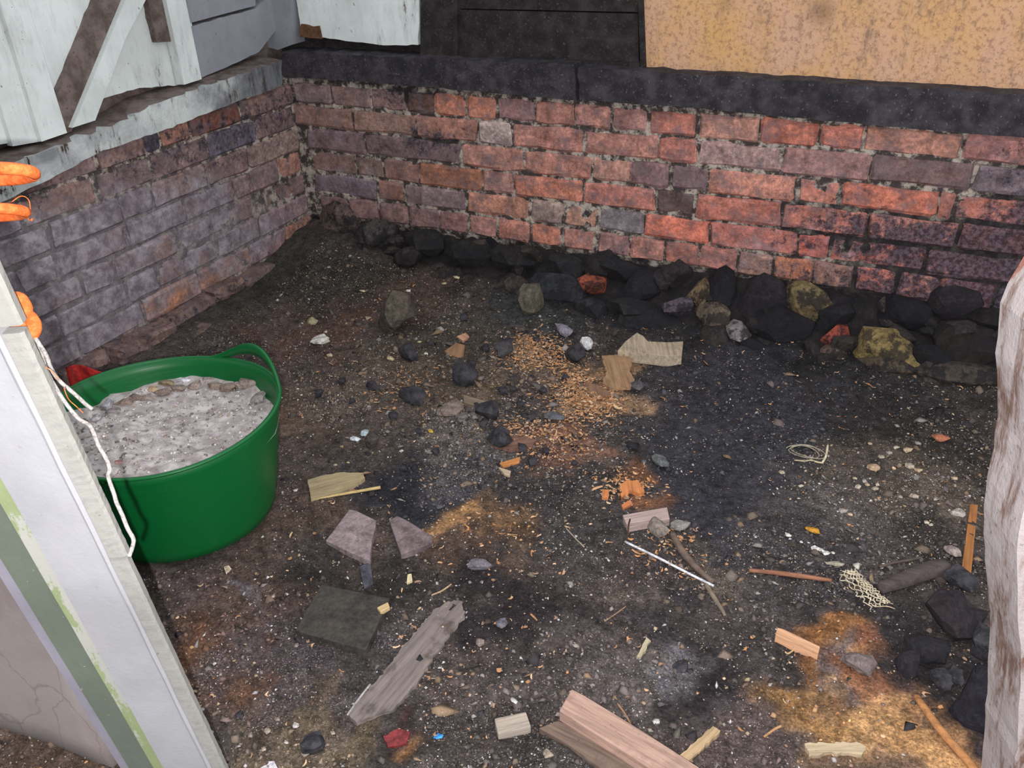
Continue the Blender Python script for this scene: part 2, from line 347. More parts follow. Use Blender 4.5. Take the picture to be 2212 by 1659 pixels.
for r, row in enumerate(ROWS):
    zt = ZS-r*C_-.002 - (.004 if r == 0 else 0); zb = ZS-(r+1)*C_+.0045
    X = [on_y(px, np.interp(px, [640, 2208], [200+49*r, 330+63*r]))[0] for px in row]
    while X[-1] < 3.1: X.append(X[-1]+(.115 if r == 5 else .229))
    dz = lambda x: 0.0
    for i in range(len(X)-1):
        L = X[i+1]-X[i]-rng.uniform(.004, .008)
        if L < .02: continue
        x = (X[i]+X[i+1])/2
        if (r, i) in SPEC: col = desat(lin(*SPEC[(r, i)]), .24)
        elif x < .55: col = colmix((118,96,96),(132,98,84),(104,84,84))
        elif x < 1.25: col = colmix((160,104,84),(150,110,100),(132,100,98))
        else: col = colmix((170,96,74),(150,104,96),(140,90,76))
        lowcut = .004*rng.random()
        brick_mesh('brick', L, zt-zb-lowcut, .06, BRICK, WB, (X[i]+.004, 0.0, zb+lowcut), 'x', col, sb,
                   lambda w: .05+.3*sm(.5, .0, w[:, 0])+.22*np.exp(-(((w[:,0]-1.6)/.25)**2+((w[:,2]-ZS+.36)/.06)**2))+.12*sm(1.0,1.6,w[:,0]), seed=r*50+i)
# --- left wall
def dust_l(w):
    y = -w[:, 1]; z = w[:, 2]-ZS
    return .05+.8*sm(.18, .62, y+(-z-.2)*.9)*sm(-.08, -.22, z) + .4*sm(.7, 1.1, y)*sm(-.04, -.12, z) - .7*sm(-.5, -.56, z) - .12*sm(-.43, -.5, z)
def soot_l(w):
    y = -w[:, 1]; z = w[:, 2]-ZS
    return .15 + .45*sm(.0, -.06, z-.01)*sm(-.2, -.1, z) - .35*sm(.5, .9, y) + .25*sm(-.5, -.58, z)
def fn_l(u, v): return (-.0065-(fbm(u*40+9, v*40, 3)-.5)*.012, -u, v)
us = np.arange(-.02, 2.2, .02); vs = np.arange(-.05, ZS+.03, .02)
WL = slab('wall_left', us, vs, fn_l, MORTAR, lambda w: .0+0*w[:, 0])
vflt(WL, np.clip(dust_l(np.array([v.co[:] for v in WL.data.vertices])), 0, 1), 'dust')
tag(WL, 'low brick wall dusted with pale lime under white painted timbers', 'wall', kind='structure')
sl = WL.modifiers.new('thick', 'SOLIDIFY'); sl.thickness = .2; sl.offset = 1
LROW = [[612,520,412,348,312,208],[600,553,450,332,208],[622,537,446,330],[630,600,505,400],[640,545,500,380],[650,560,470,340],[668,615,540,430]]
LSPEC = {(0,1):(96,64,54),(0,2):(132,96,84),(0,3):(66,62,74),(1,1):(84,78,90),(2,0):(132,112,104),(3,0):(142,104,92),(3,1):(120,100,100),(6,0):(148,106,90),(6,1):(126,102,104),(6,2):(140,102,84),(5,0):(128,108,112),(6,3):(146,104,80)}
for r in range(7):
    zt = ZS-r*C_-.002 - (.004 if r == 0 else 0); zb = ZS-(r+1)*C_+.0045
    Y = []
    for px in LROW[r]:
        py = np.interp(px, [195, 618], [345+63*r, 205+48*r]); Y.append(-on_x(px, py)[1])
    Y = sorted(max(y, .0) for y in Y); Y[0] = .005
    k = 0
    while Y[-1] < 2.0: Y.append(Y[-1]+(.115 if (k+r) % 3 == 2 else .229)); k += 1
    for i in range(len(Y)-1):
        L = Y[i+1]-Y[i]-.008
        if L < .02: continue
        col = lin(*LSPEC[(r, i)]) if (r, i) in LSPEC else colmix((112,92,88),(98,86,92),(124,98,88))
        brick_mesh('brick', L, zt-zb, .06, BRICK, WL, (0.0, -Y[i]-.004, zb), 'y', col, soot_l, dust_l, jit=.003, seed=900+r*40+i)
# two stepped-out footing courses
for r, (z0, z1, xo) in enumerate([(.048, .088, .055), (-.01, .046, .125)]):
    y = .02+.09*r
    while y < 1.7:
        L = rng.uniform(.12, .235); col = colmix((92,78,70),(76,66,64),(104,84,74),(112,92,88))
        brick_mesh('brick', L-.01, z1-z0+rng.uniform(-.008,.006), .14, BRICK, WL, (xo+rng.uniform(-.02,.012), -y, z0), 'y', col,
                   lambda w: .32+0*w[:,0], lambda w: .0+.3*sm(.5,1.2,-w[:,1]), jit=.007, seed=1500+r*60+int(y*100), round_=.012)
        y += L
# --- rubble footing below the back wall
def rock_geo(sx, sy, sz, seed, sub=1, planes=9, ns=.06):
    bm = bmesh.new(); bmesh.ops.create_icosphere(bm, subdivisions=sub, radius=1.0)
    r = np.random.default_rng(seed); n = r.normal(size=(planes, 3)); n /= np.linalg.norm(n, axis=1)[:, None]; d = r.uniform(.42, .8, planes)
    V = []
    for v in bm.verts:
        u = np.array(v.co); u /= np.linalg.norm(u); t = n@u
        R = min([1.12]+[d[k]/t[k] for k in range(planes) if t[k] > 1e-3]); R *= 1+r.normal(0, ns)
        V.append(u*R*np.array([sx, sy, sz]))
    Fc = [[v.index for v in f.verts] for f in bm.faces]; bm.free(); return np.array(V), Fc
def rock(name, loc, size, seed, mat, col, parent=None, rz=None, sub=1, planes=9, smooth=False, ns=.05):
    V, Fc = rock_geo(*size, seed, sub, planes, ns); o = mesh(name, V, Fc, mat, parent, smooth)
    o.location = tuple(map(float, loc)); o.rotation_euler = (0, 0, rz if rz is not None else seed*1.37 % 6.28); setcol(o, col); return o
earth = slab('footing_earth', np.arange(-.05, 3.3, .03), np.arange(-.08, .2, .03), lambda u, v: (u, .02-.16*sm(.17, -.02, v)+(fbm(u*22, v*22+7, 3)-.5)*.05, v), STONE, lambda w: 0*w[:, 0])
earth.parent = WB; setcol(earth, lin(46, 42, 42))
RUB = [(1278,622,33,22,(176,96,72)),(1395,628,42,26,(44,44,50)),(1466,668,26,18,(112,100,112)),(1532,690,32,30,(118,104,88)),(1560,620,36,36,(44,42,50)),(1510,640,32,22,(142,122,94)),
 (1640,660,44,42,(52,48,52)),(1735,650,48,40,(128,112,80)),(1595,722,24,15,(152,142,142)),(1800,690,40,34,(42,40,44)),(1900,770,80,40,(148,128,84)),(1880,820,70,22,(96,84,70)),(2000,780,50,40,(36,34,36)),(2100,745,60,36,(48,42,38)),
 (1800,735,24,28,(176,88,72)),(1802,768,28,22,(112,92,86)),(2100,815,80,26,(84,76,70)),(1950,680,60,36,(36,34,40)),(2050,670,60,32,(56,50,54)),(2160,700,50,34,(46,42,42)),
 (1700,715,56,40,(38,36,40)),(1460,600,40,28,(64,56,58)),(1330,590,42,24,(46,46,50)),(1225,580,38,22,(56,56,58)),(1110,560,50,24,(48,46,46)),(1000,545,46,26,(46,44,42)),(920,530,44,26,(50,48,46)),
 (810,520,44,28,(86,82,80)),(760,545,36,24,(64,58,54)),(720,470,36,30,(110,96,84)),(680,500,42,24,(98,84,78)),(745,480,26,28,(118,102,96)),(870,560,40,22,(60,56,52)),(1190,640,50,36,(58,60,66)),(1270,670,46,30,(62,62,64)),(1350,665,40,24,(50,52,52)),
 (1140,662,34,30,(98,96,84)),(1070,700,50,24,(60,62,64)),(1330,745,36,14,(66,66,70)),(1400,700,60,20,(46,46,50)),(1520,745,60,18,(48,46,50)),(1620,750,60,20,(40,38,42))]
for i, (px, py, rx, ry, c) in enumerate(RUB):
    # rest on the bank: pick the point where the ray meets the sloping footing
    q = on_y(px, py, -.06)
    for _ in range(5):
        q = on_y(px, py, -.02-.13*float(sm(.17, 0., q[2])))
    q[2] = max(q[2], .012)
    s = float(np.dot(q-CAM, -ROT[:, 2]))/F
    rock('rubble_stone', q+np.array([0, .02, 0]), (rx*s*1.4, .06, ry*s*1.5), 40+i, STONE, lin(*c), WB, rz=(i*.37) % .5-.25, sub=2, planes=8, ns=.015)

for i in range(70):
    x = rng.uniform(.1, 2.7); z = rng.uniform(.0, .15); y = -.01-.13*float(sm(.17, 0., z)); s = rng.uniform(.025, .07)
    rock('rubble_stone', (x, y+.012, z), (s, s*.8, s*rng.uniform(.5, .8)), 400+i, STONE, colmix((52,48,50),(74,68,68),(40,38,42),(92,82,72)), WB, rz=rng.uniform(0, 3), sub=2, planes=8, ns=.02)

# ------------------------------------------------------------------ timbers above the walls
WHITE1 = m_paint('white_paint_weathered', lin(228, 236, 234), lin(118, 104, 96), .655, .35, 20, .7)
GREYP = m_paint('grey_paint', lin(150, 153, 160), lin(92, 84, 80), .66, .7, 14, .75)
PLATE0 = m_paint('white_plate_paint', lin(200, 208, 206), lin(92, 84, 80), .60, .55, 26, .75, (1, .5, .5))
def m_plate():
    s = N('white_plate_paint_grimy'); p = s.objc(); v = s.scaled(p, (1, 1.2, .35)); n1 = s.noise(v, 26, 9, .72); n2 = s.noise(p, 120, 5, .7); n3 = s.noise(p, 7, 6, .65)
    c = s.mix(s.step(n3, .35, .65), lin(210, 218, 216), lin(166, 170, 172))
    c = s.mix(s.math('MULTIPLY', s.step(n1, .5, .66), .7), c, lin(118, 112, 112))
    xyz = s.n('ShaderNodeSeparateXYZ'); s.l(p, xyz.inputs[0]); g = s.math('ADD', xyz.outputs['Y'], s.math('MULTIPLY_ADD', n3, .7, -.35))
    c = s.mix(s.math('MULTIPLY', s.step(g, -.55, -.1), .85), c, s.mix(s.step(n1, .4, .6), lin(96, 98, 106), lin(62, 60, 64)))
    c = s.mix(s.step(s.math('ADD', n1, s.math('MULTIPLY', n2, .15)), .68, .71), c, lin(74, 64, 58))
    s.bump(s.math('ADD', n1, n2), .6, .004); return s.fin(c, .8)
PLATE = m_plate()
BROWNW = m_rough('brown_bare_timber', lin(84, 72, 66), lin(122, 110, 106), lin(70, 58, 50), 20, .6, .004)
DARKW = m_rough('tarred_timber', lin(34, 31, 31), lin(62, 56, 56), lin(92, 86, 80), 26, .7, .005, .85, hi=.75)
BEAMM = m_rough('sooty_beam', lin(40, 38, 42), lin(74, 70, 76), lin(112, 106, 108), 24, .7, .005, .85, hi=.72)
def m_tan():
    s = N('stained_hardboard'); p = s.objc(); n1 = s.noise(s.scaled(p, (1, 1, .6)), 5, 8, .65); n2 = s.noise(p, 75, 7, .74); n3 = s.noise(s.scaled(p, (1, 1, .45)), 16, 10, .8); n4 = s.noise(p, 130, 4, .6)
    c = s.mix(s.step(n1, .35, .65), lin(206, 164, 136), lin(210, 164, 108))
    c = s.mix(s.math('MULTIPLY', s.step(n2, .48, .62), .65), c, lin(140, 106, 84))
    c = s.mix(s.math('MULTIPLY', s.step(n3, .5, .68), .7), c, lin(112, 94, 84))
    c = s.mix(s.math('MULTIPLY', s.step(n4, .63, .7), .6), c, lin(96, 72, 52))
    for (px, py, r) in [(1482,100,.012),(1483,132,.009),(1880,110,.03),(2122,180,.018),(1620,65,.012),(1560,10,.05),(1770,30,.06)]:
        q = on_y(px, py, .0); v = s.n('ShaderNodeVectorMath', operation='DISTANCE'); s.l(p, v.inputs[0]); v.inputs[1].default_value = (q[0], .0, q[2])
        d = s.math('ADD', v.outputs['Value'], s.math('MULTIPLY_ADD', n2, r*1.6, -r*.8))
        c = s.mix(s.math('MULTIPLY', s.step(d, r, r*.45), .75), c, lin(78, 66, 54))
    s.bump(s.math('ADD', n2, n4), .35, .003); return s.fin(c, .8)
TAN = m_tan()
def board(name, pts, plane, off, th, mat, parent, col=None, rough=0.0, n=1):
    """a board whose face outline lies on the wall plane (y = off or x = off), th thick behind it"""
    P = [on_y(px, py, off) if plane == 'y' else on_x(px, py, off) for px, py in pts]
    if rough:
        Q = []
        for a, b in zip(P, P[1:]+P[:1]):
            L = np.linalg.norm(b-a); k = max(1, int(L/.02))
            for i in range(k):
                q = a+(b-a)*i/k
                if i: q = q+np.array([0 if plane == 'x' else rng.normal(0, rough), 0 if plane == 'y' else rng.normal(0, rough), rng.normal(0, rough)])
                Q.append(q)
        P = Q
    bm = bmesh.new(); vs = [bm.verts.new(tuple(q)) for q in P]; f = bm.faces.new(vs)
    d = Vector((0, th, 0)) if plane == 'y' else Vector((-th, 0, 0))
    e = bmesh.ops.extrude_face_region(bm, geom=[f]); bmesh.ops.translate(bm, verts=[v for v in e['geom'] if isinstance(v, bmesh.types.BMVert)], vec=d)
    bmesh.ops.recalc_face_normals(bm, faces=bm.faces)
    me = bpy.data.meshes.new(name); bm.to_mesh(me); bm.free(); me.materials.append(mat)
    o = bpy.data.objects.new(name, me); COL.objects.link(o); o.parent = parent
    if col: setcol(o, col)
    return o
# back side
BM1 = board('trim_1', [(606,112),(1240,140),(1246,217),(1100,204),(800,178),(612,166)], 'y', -.022, .12, BEAMM, None, rough=.0015)
tag(BM1, 'blackened timber sill below the white board and dark planks', 'beam', kind='structure')
BM2 = board('trim_2', [(1249,146),(1400,155),(2212,205),(2420,222),(3500,292),(3500,430),(2420,322),(2212,298),(1800,262),(1500,233),(1252,216)], 'y', -.026, .12, BEAMM, None, rough=.0012)
tag(BM2, 'blackened timber sill running below the tan board', 'beam', kind='structure')
board('white_board', [(630,-320),(640,0),(652,74),(690,80),(760,90),(830,98),(903,97),(905,0),(908,-320)], 'y', .03, .02, WHITE1, WB, rough=.0008)
board('board_stump', [(650,52),(688,56),(694,84),(648,80)], 'y', .022, .03, m_rough('rotten_wood', lin(120, 84, 62), lin(84, 58, 44), None, 60), WB, rough=.002)
board('corner_post', [(545,-320),(552,0),(566,98),(600,108),(632,96),(628,0),(622,-320)], 'y', .01, .07, GREYP, WB)
board('dark_post', [(908,-320),(908,135),(988,138),(985,-320)], 'y', .03, .05, DARKW, WB)
board('dark_plank', [(985,-320),(985,18),(1378,26),(1372,-320)], 'y', .05, .03, DARKW, WB)
board('dark_plank', [(985,21),(985,124),(1380,142),(1378,30)], 'y', .047, .03, DARKW, WB)
board('dark_ledge', [(985,122),(985,142),(1382,158),(1382,136)], 'y', .03, .05, DARKW, WB)
board('back_panel', [(900,-320),(900,150),(1400,165),(1400,-320)], 'y', .085, .02, DARKW, WB)
board('edge_batten', [(1372,-320),(1378,0),(1384,154),(1394,154),(1388,0),(1382,-320)], 'y', .028, .05, DARKW, WB)
board('tan_board', [(1392,-320),(1390,158),(2212,212),(2480,230),(3500,300),(3500,-320)], 'y', .04, .015, TAN, WB)
board('gap_lining', [(560,-320),(560,150),(930,160),(930,-320)], 'y', .075, .03, DARKW, WB)
# left side
PL = board('trim_3', [(609,130),(417,196),(325,228),(280,257),(156,306),(75,334),(-420,520),(-420,640),(107,388),(208,333),(338,287),(508,221),(609,186)], 'x', .016, .10, PLATE, None, rough=.0015)
tag(PL, 'white painted flaking timber plate on top of the left brick wall', 'beam', kind='structure')
board('backing_board', [(-450,-330),(-450,480),(0,312),(88,303),(145,283),(225,212),(300,190),(400,183),(436,166),(405,0),(360,-330)], 'x', -.05, .03, WHITE1, WL, rough=.0008)
board('stud', [(-60,-330),(3,13),(90,306),(145,287),(58,0),(0,-330)], 'x', -.02, .03, WHITE1, WL)
board('stud', [(-130,-330),(-62,20),(28,316),(86,306),(0,13),(-66,-330)], 'x', -.035, .02, WHITE1, WL)
board('brace', [(330,-330),(208,0),(121,213),(143,288),(154,284),(228,107),(269,0),(385,-330)], 'x', -.028, .03, BROWNW, WL, rough=.001)
board('brace', [(390,-330),(271,0),(157,276),(206,260),(272,82),(315,0),(445,-330)], 'x', -.012, .03, WHITE1, WL)
board('stud', [(310,-330),(318,0),(340,92),(372,90),(359,0),(345,-330)], 'x', -.03, .03, BROWNW, WL, rough=.001)
board('stud', [(330,-330),(359,0),(398,183),(436,171),(401,0),(370,-330)], 'x', -.015, .03, WHITE1, WL)
board('grey_board', [(398,-330),(403,0),(409,50),(552,12),(552,-330)], 'x', -.045, .03, GREYP, WL)
board('grey_board', [(411,58),(436,168),(500,140),(560,112),(600,60),(596,-20),(552,18)], 'x', -.045, .03, GREYP, WL, rough=.001)
TOP = [(609,130),(417,196),(325,228),(280,257),(156,306),(75,334),(-420,520)]
V = []
for t in TOP:
    q = on_x(*t, .013); V += [(q[0], q[1], q[2]+.001), (-.09, q[1], q[2]+.012), (q[0], q[1], q[2]-.004), (-.09, q[1], q[2]-.004)]
lg = mesh('dirt_ledge', V, [(4*i, 4*i+1, 4*i+5, 4*i+4) for i in range(6)]+[(4*i+2, 4*i+6, 4*i+7, 4*i+3) for i in range(6)]+[(4*i, 4*i+4, 4*i+6, 4*i+2) for i in range(6)], BROWNW, PL)
board('ledge_lining', [(-450,-330),(-450,600),(640,160),(640,-330)], 'x', -.085, .02, BROWNW, WL)

# ------------------------------------------------------------------ door frame in the foreground and wall beside it
def screen_frame(pb, pt, dt=None):
    B = on_z(*pb, 0.0)
    d = ray(*pt)                    # point on the ray of pt closest to the vertical over B
    a = np.array([B[0]-CAM[0], B[1]-CAM[1]]); dd = d[:2]
    t = float(a@dd/(dd@dd)) if dt is None else dt
    T = CAM+d*t; u = (T-B)/np.linalg.norm(T-B)
    v = ROT[:, 0]-u*(ROT[:, 0]@u); v /= np.linalg.norm(v); w = np.cross(u, v)
    if w@ROT[:, 2] > 0: w = -w            # w points away from the camera
    return B, u, v, w, T
def strip_mesh(name, fr, prof, z0, z1, mat, parent, taper=1.0, wob=0.0, n=40):
    """prof: closed list of (v, w) offsets; swept along the frame axis between lengths z0 and z1"""
    B, u, v, w, _ = fr; V = []; m = len(prof); zs = np.linspace(z0, z1, n+1)
    for z in zs:
        k = 1+(taper-1)*z
        for (a, b) in prof:
            V.append(B+u*z+v*(a*k+rng.normal(0, wob))+w*(b+rng.normal(0, wob)))
    Fc = [(i*m+j, i*m+(j+1) % m, (i+1)*m+(j+1) % m, (i+1)*m+j) for i in range(n) for j in range(m)]
    Fc += [tuple(range(m)), tuple(n*m+j for j in reversed(range(m)))]
    o = mesh(name, V, Fc, mat, parent); fix_normals(o); return o
FR = screen_frame((522, 1738), (56, 740))
# lean the frame's head a little toward the viewer, as in the photo
tt = float((FR[4]-CAM)@(FR[4]-CAM))**.5/np.linalg.norm(ray(56, 740))
FR = screen_frame((522, 1738), (56, 740), tt*.93)
JW = m_paint('white_gloss_paint', lin(170, 170, 174), lin(150, 146, 150), .70, .22, 14, .5, (1, 1, .5), lin(168, 164, 168))
JE = m_paint('rough_sawn_white', lin(158, 157, 151), lin(120, 112, 102), .68, .4, 60, .85, (1, 1, 1))
PGREEN = m_paint('pale_green_distemper', lin(150, 161, 118), lin(172, 172, 164), .55, .3, 9, .8, (1, 1, .25), lin(172, 176, 160))
GGREEN = m_paint('grey_green_paint', lin(108, 116, 104), lin(176, 172, 160), .70, .2, 18, .7)
LILAC = m_paint('lilac_white_paint', lin(148, 144, 156), lin(120, 112, 110), .70, .25, 14, .7)
DF = empty('door_frame', FR[0]); tag(DF, 'white painted door jamb with pale green and grey edges, closest to the camera', 'door frame')
def unparent_fix(o, par): o.parent = par; o.matrix_parent_inverse = Matrix.Translation(-Vector(par.location))
def jam(name, prof, z0, z1, mat, **k):
    o = strip_mesh(name, FR, prof, z0, z1, mat, None, **k); unparent_fix(o, DF); return o
LEN = 2.1
KT = 1.12
def bx(a0, a1, b0, b1): return [(a0, b0), (a1, b0), (a1, b1), (a0, b1)]
jam('face_board', bx(-.0865, -.0235, .000, .030), 0, LEN, JW, taper=KT, wob=.0003)
jam('bead', [(-.0245,-.002),(-.021,-.004),(-.0175,-.002),(-.0175,.014),(-.0245,.014)], 0, LEN, JW, taper=KT, wob=.0004)
# the rough stop is in three lengths with gaps between them
def zlen(px, py):     # length along the axis seen at a pixel row
    best = min(np.linspace(0, 2, 801), key=lambda z: abs(proj(FR[0]+FR[1]*z)[1]-py)); return float(best)
zb1, zb2 = zlen(280, 1207), zlen(45, 712)
def stop(x1, z0, z1): jam('stop', [(-.0185,.000),(x1-.003,.001),(x1,.004),(x1-.001,.013),(-.0185,.013)], z0, z1, JE, taper=KT, wob=.00016, n=60)
stop(-.0015, 0, zb1-.003); stop(.0005, zb1+.003, zb2-.004); stop(.003, zb2+.004, LEN)
jam('pale_green_edge', bx(-.106, -.0865, .006, .034), 0, LEN, PGREEN, taper=KT, wob=.0003)
jam('grey_green_board', bx(-.144, -.106, .010, .038), 0, LEN, GGREEN, taper=KT, wob=.0002)
jam('lilac_edge', bx(-.160, -.144, .014, .042), 0, LEN, LILAC, taper=KT, wob=.0003)
# limewashed wall beside the frame
def m_lime():
    s = N('limewashed_render'); p = s.objc(); n1 = s.noise(p, 4, 7, .6, .5); n2 = s.noise(p, 60, 6, .7)
    c = s.mix(s.step(n1, .35, .65), lin(150, 141, 137), lin(132, 121, 119))
    wv = s.n('ShaderNodeTexVoronoi', feature='DISTANCE_TO_EDGE'); wv.inputs['Scale'].default_value = 5.5; dv = s.n('ShaderNodeVectorMath', operation='ADD'); s.l(s.scaled(p, (1.4, 1.4, .55)), dv.inputs[0]); nz = s.n('ShaderNodeTexNoise'); nz.inputs['Scale'].default_value = 6; nz.inputs['Detail'].default_value = 6; s.l(p, nz.inputs['Vector']); sv = s.n('ShaderNodeVectorMath', operation='SCALE'); sv.inputs['Scale'].default_value = .16; s.l(nz.outputs['Color'], sv.inputs[0]); s.l(sv.outputs[0], dv.inputs[1]); s.l(dv.outputs[0], wv.inputs['Vector'])
    c = s.mix(s.math('MULTIPLY', s.step(wv.outputs['Distance'], .012, .002), .55), c, lin(118, 108, 108))
    c = s.mix(s.math('MULTIPLY', s.step(s.noise(p, 16, 6, .7), .64, .7), .6), c, lin(130, 118, 116))
    s.bump(s.math('ADD', n1, n2), .3, .003); return s.fin(c, .9)
P0 = on_z(-20, 1525, 0.0); P1 = on_z(255, 1612, 0.0); dr = (P1-P0)/np.linalg.norm(P1-P0); nr = np.array([-dr[1], dr[0], 0])
if nr@ROT[:, 2] > 0: nr = -nr
A = P0-dr*1.2; Bp = P0+dr*(np.linalg.norm(P1-P0)+.02)
V = []; ks = np.linspace(0, 1, 30); zs = np.linspace(-.03, 2.0, 30)
for z in zs:
    for k in ks:
        q = A+(Bp-A)*k; V.append((q[0]+nr[0]*(vnoise(k*9, z*5)-.5)*.012, q[1]+nr[1]*(vnoise(k*9, z*5)-.5)*.012, z))
WP = mesh('wall_partition', V, [(j*30+i, j*30+i+1, (j+1)*30+i+1, (j+1)*30+i) for j in range(29) for i in range(29)], m_lime(), smooth=True)
fix_normals(WP); sl = WP.modifiers.new('thick', 'SOLIDIFY'); sl.thickness = .06; sl.offset = 0
tag(WP, 'limewashed wall with thin cracks left of the white door jamb', 'wall', kind='structure')

# leaning old post on the right
def m_post():
    s = N('flaking_post'); p = s.objc(); v = s.scaled(p, (1, 1, .12)); n1 = s.noise(v, 34, 8, .7, .3); n2 = s.noise(p, 90, 6, .7); n3 = s.noise(s.scaled(p, (1, 1, .3)), 9, 6, .6); ac = s.math('ADD', s.attr('across', 'Fac'), s.math('MULTIPLY_ADD', s.noise(s.scaled(p, (1, 1, .4)), 26, 6, .7), .06, -.03))
    c = s.mix(s.step(n1, .42, .6), lin(118, 92, 80), lin(176, 166, 164))
    c = s.mix(s.math('MULTIPLY', s.step(s.noise(s.scaled(p, (1, 1, .25)), 20, 6, .7), .42, .56), .9), c, lin(182, 172, 172))
    c = s.mix(s.math('MULTIPLY', s.math('MULTIPLY', s.step(ac, .044, .052), s.step(ac, .076, .068)), .85), c, lin(150, 92, 74))
    c = s.mix(s.math('MULTIPLY', s.step(n2, .58, .7), .6), c, lin(86, 70, 62))
    s.bump(s.math('ADD', n1, n2), .7, .004); return s.fin(c, .85)
PF = screen_frame((2142, 1830), (2205, 620))
zc = float(min(np.linspace(0, 2, 801), key=lambda z: abs(proj(PF[0]+PF[1]*z)[1]-690)))
def post():
    B, u, v, w, _ = PF; n = 90; V = []; AC = []
    for i, z in enumerate(np.linspace(-.01, 1.9, n+1)):
        e = .026+(fbm(z*7, 3.3, 3)-.5)*.012 + .030*sm(zc-.02, zc+.05, z) + (.010*sm(zc-.16, zc-.28, z))*sm(zc-.5, zc-.3, z)*-1
        for a, b in [(e, .006), (e+.010, 0), (.05, -.003), (.072, -.003), (.086, 0), (.13, .004), (.14, .02), (.14, .10), (e+.006, .10)]:
            AC.append(a); V.append(B+u*z+v*(a+rng.normal(0, .0005))+w*(b+rng.normal(0, .0005)))
    m = 9; Fc = [(i*m+j, i*m+(j+1) % m, (i+1)*m+(j+1) % m, (i+1)*m+j) for i in range(n) for j in range(m)]
    Fc += [tuple(range(m)), tuple(n*m+j for j in reversed(range(m)))]
    o = mesh('timber_post', V, Fc, m_post()); fix_normals(o); vflt(o, AC, 'across')
    return tag(o, 'old timber post with flaking white and red paint at the right edge', 'post')
post()

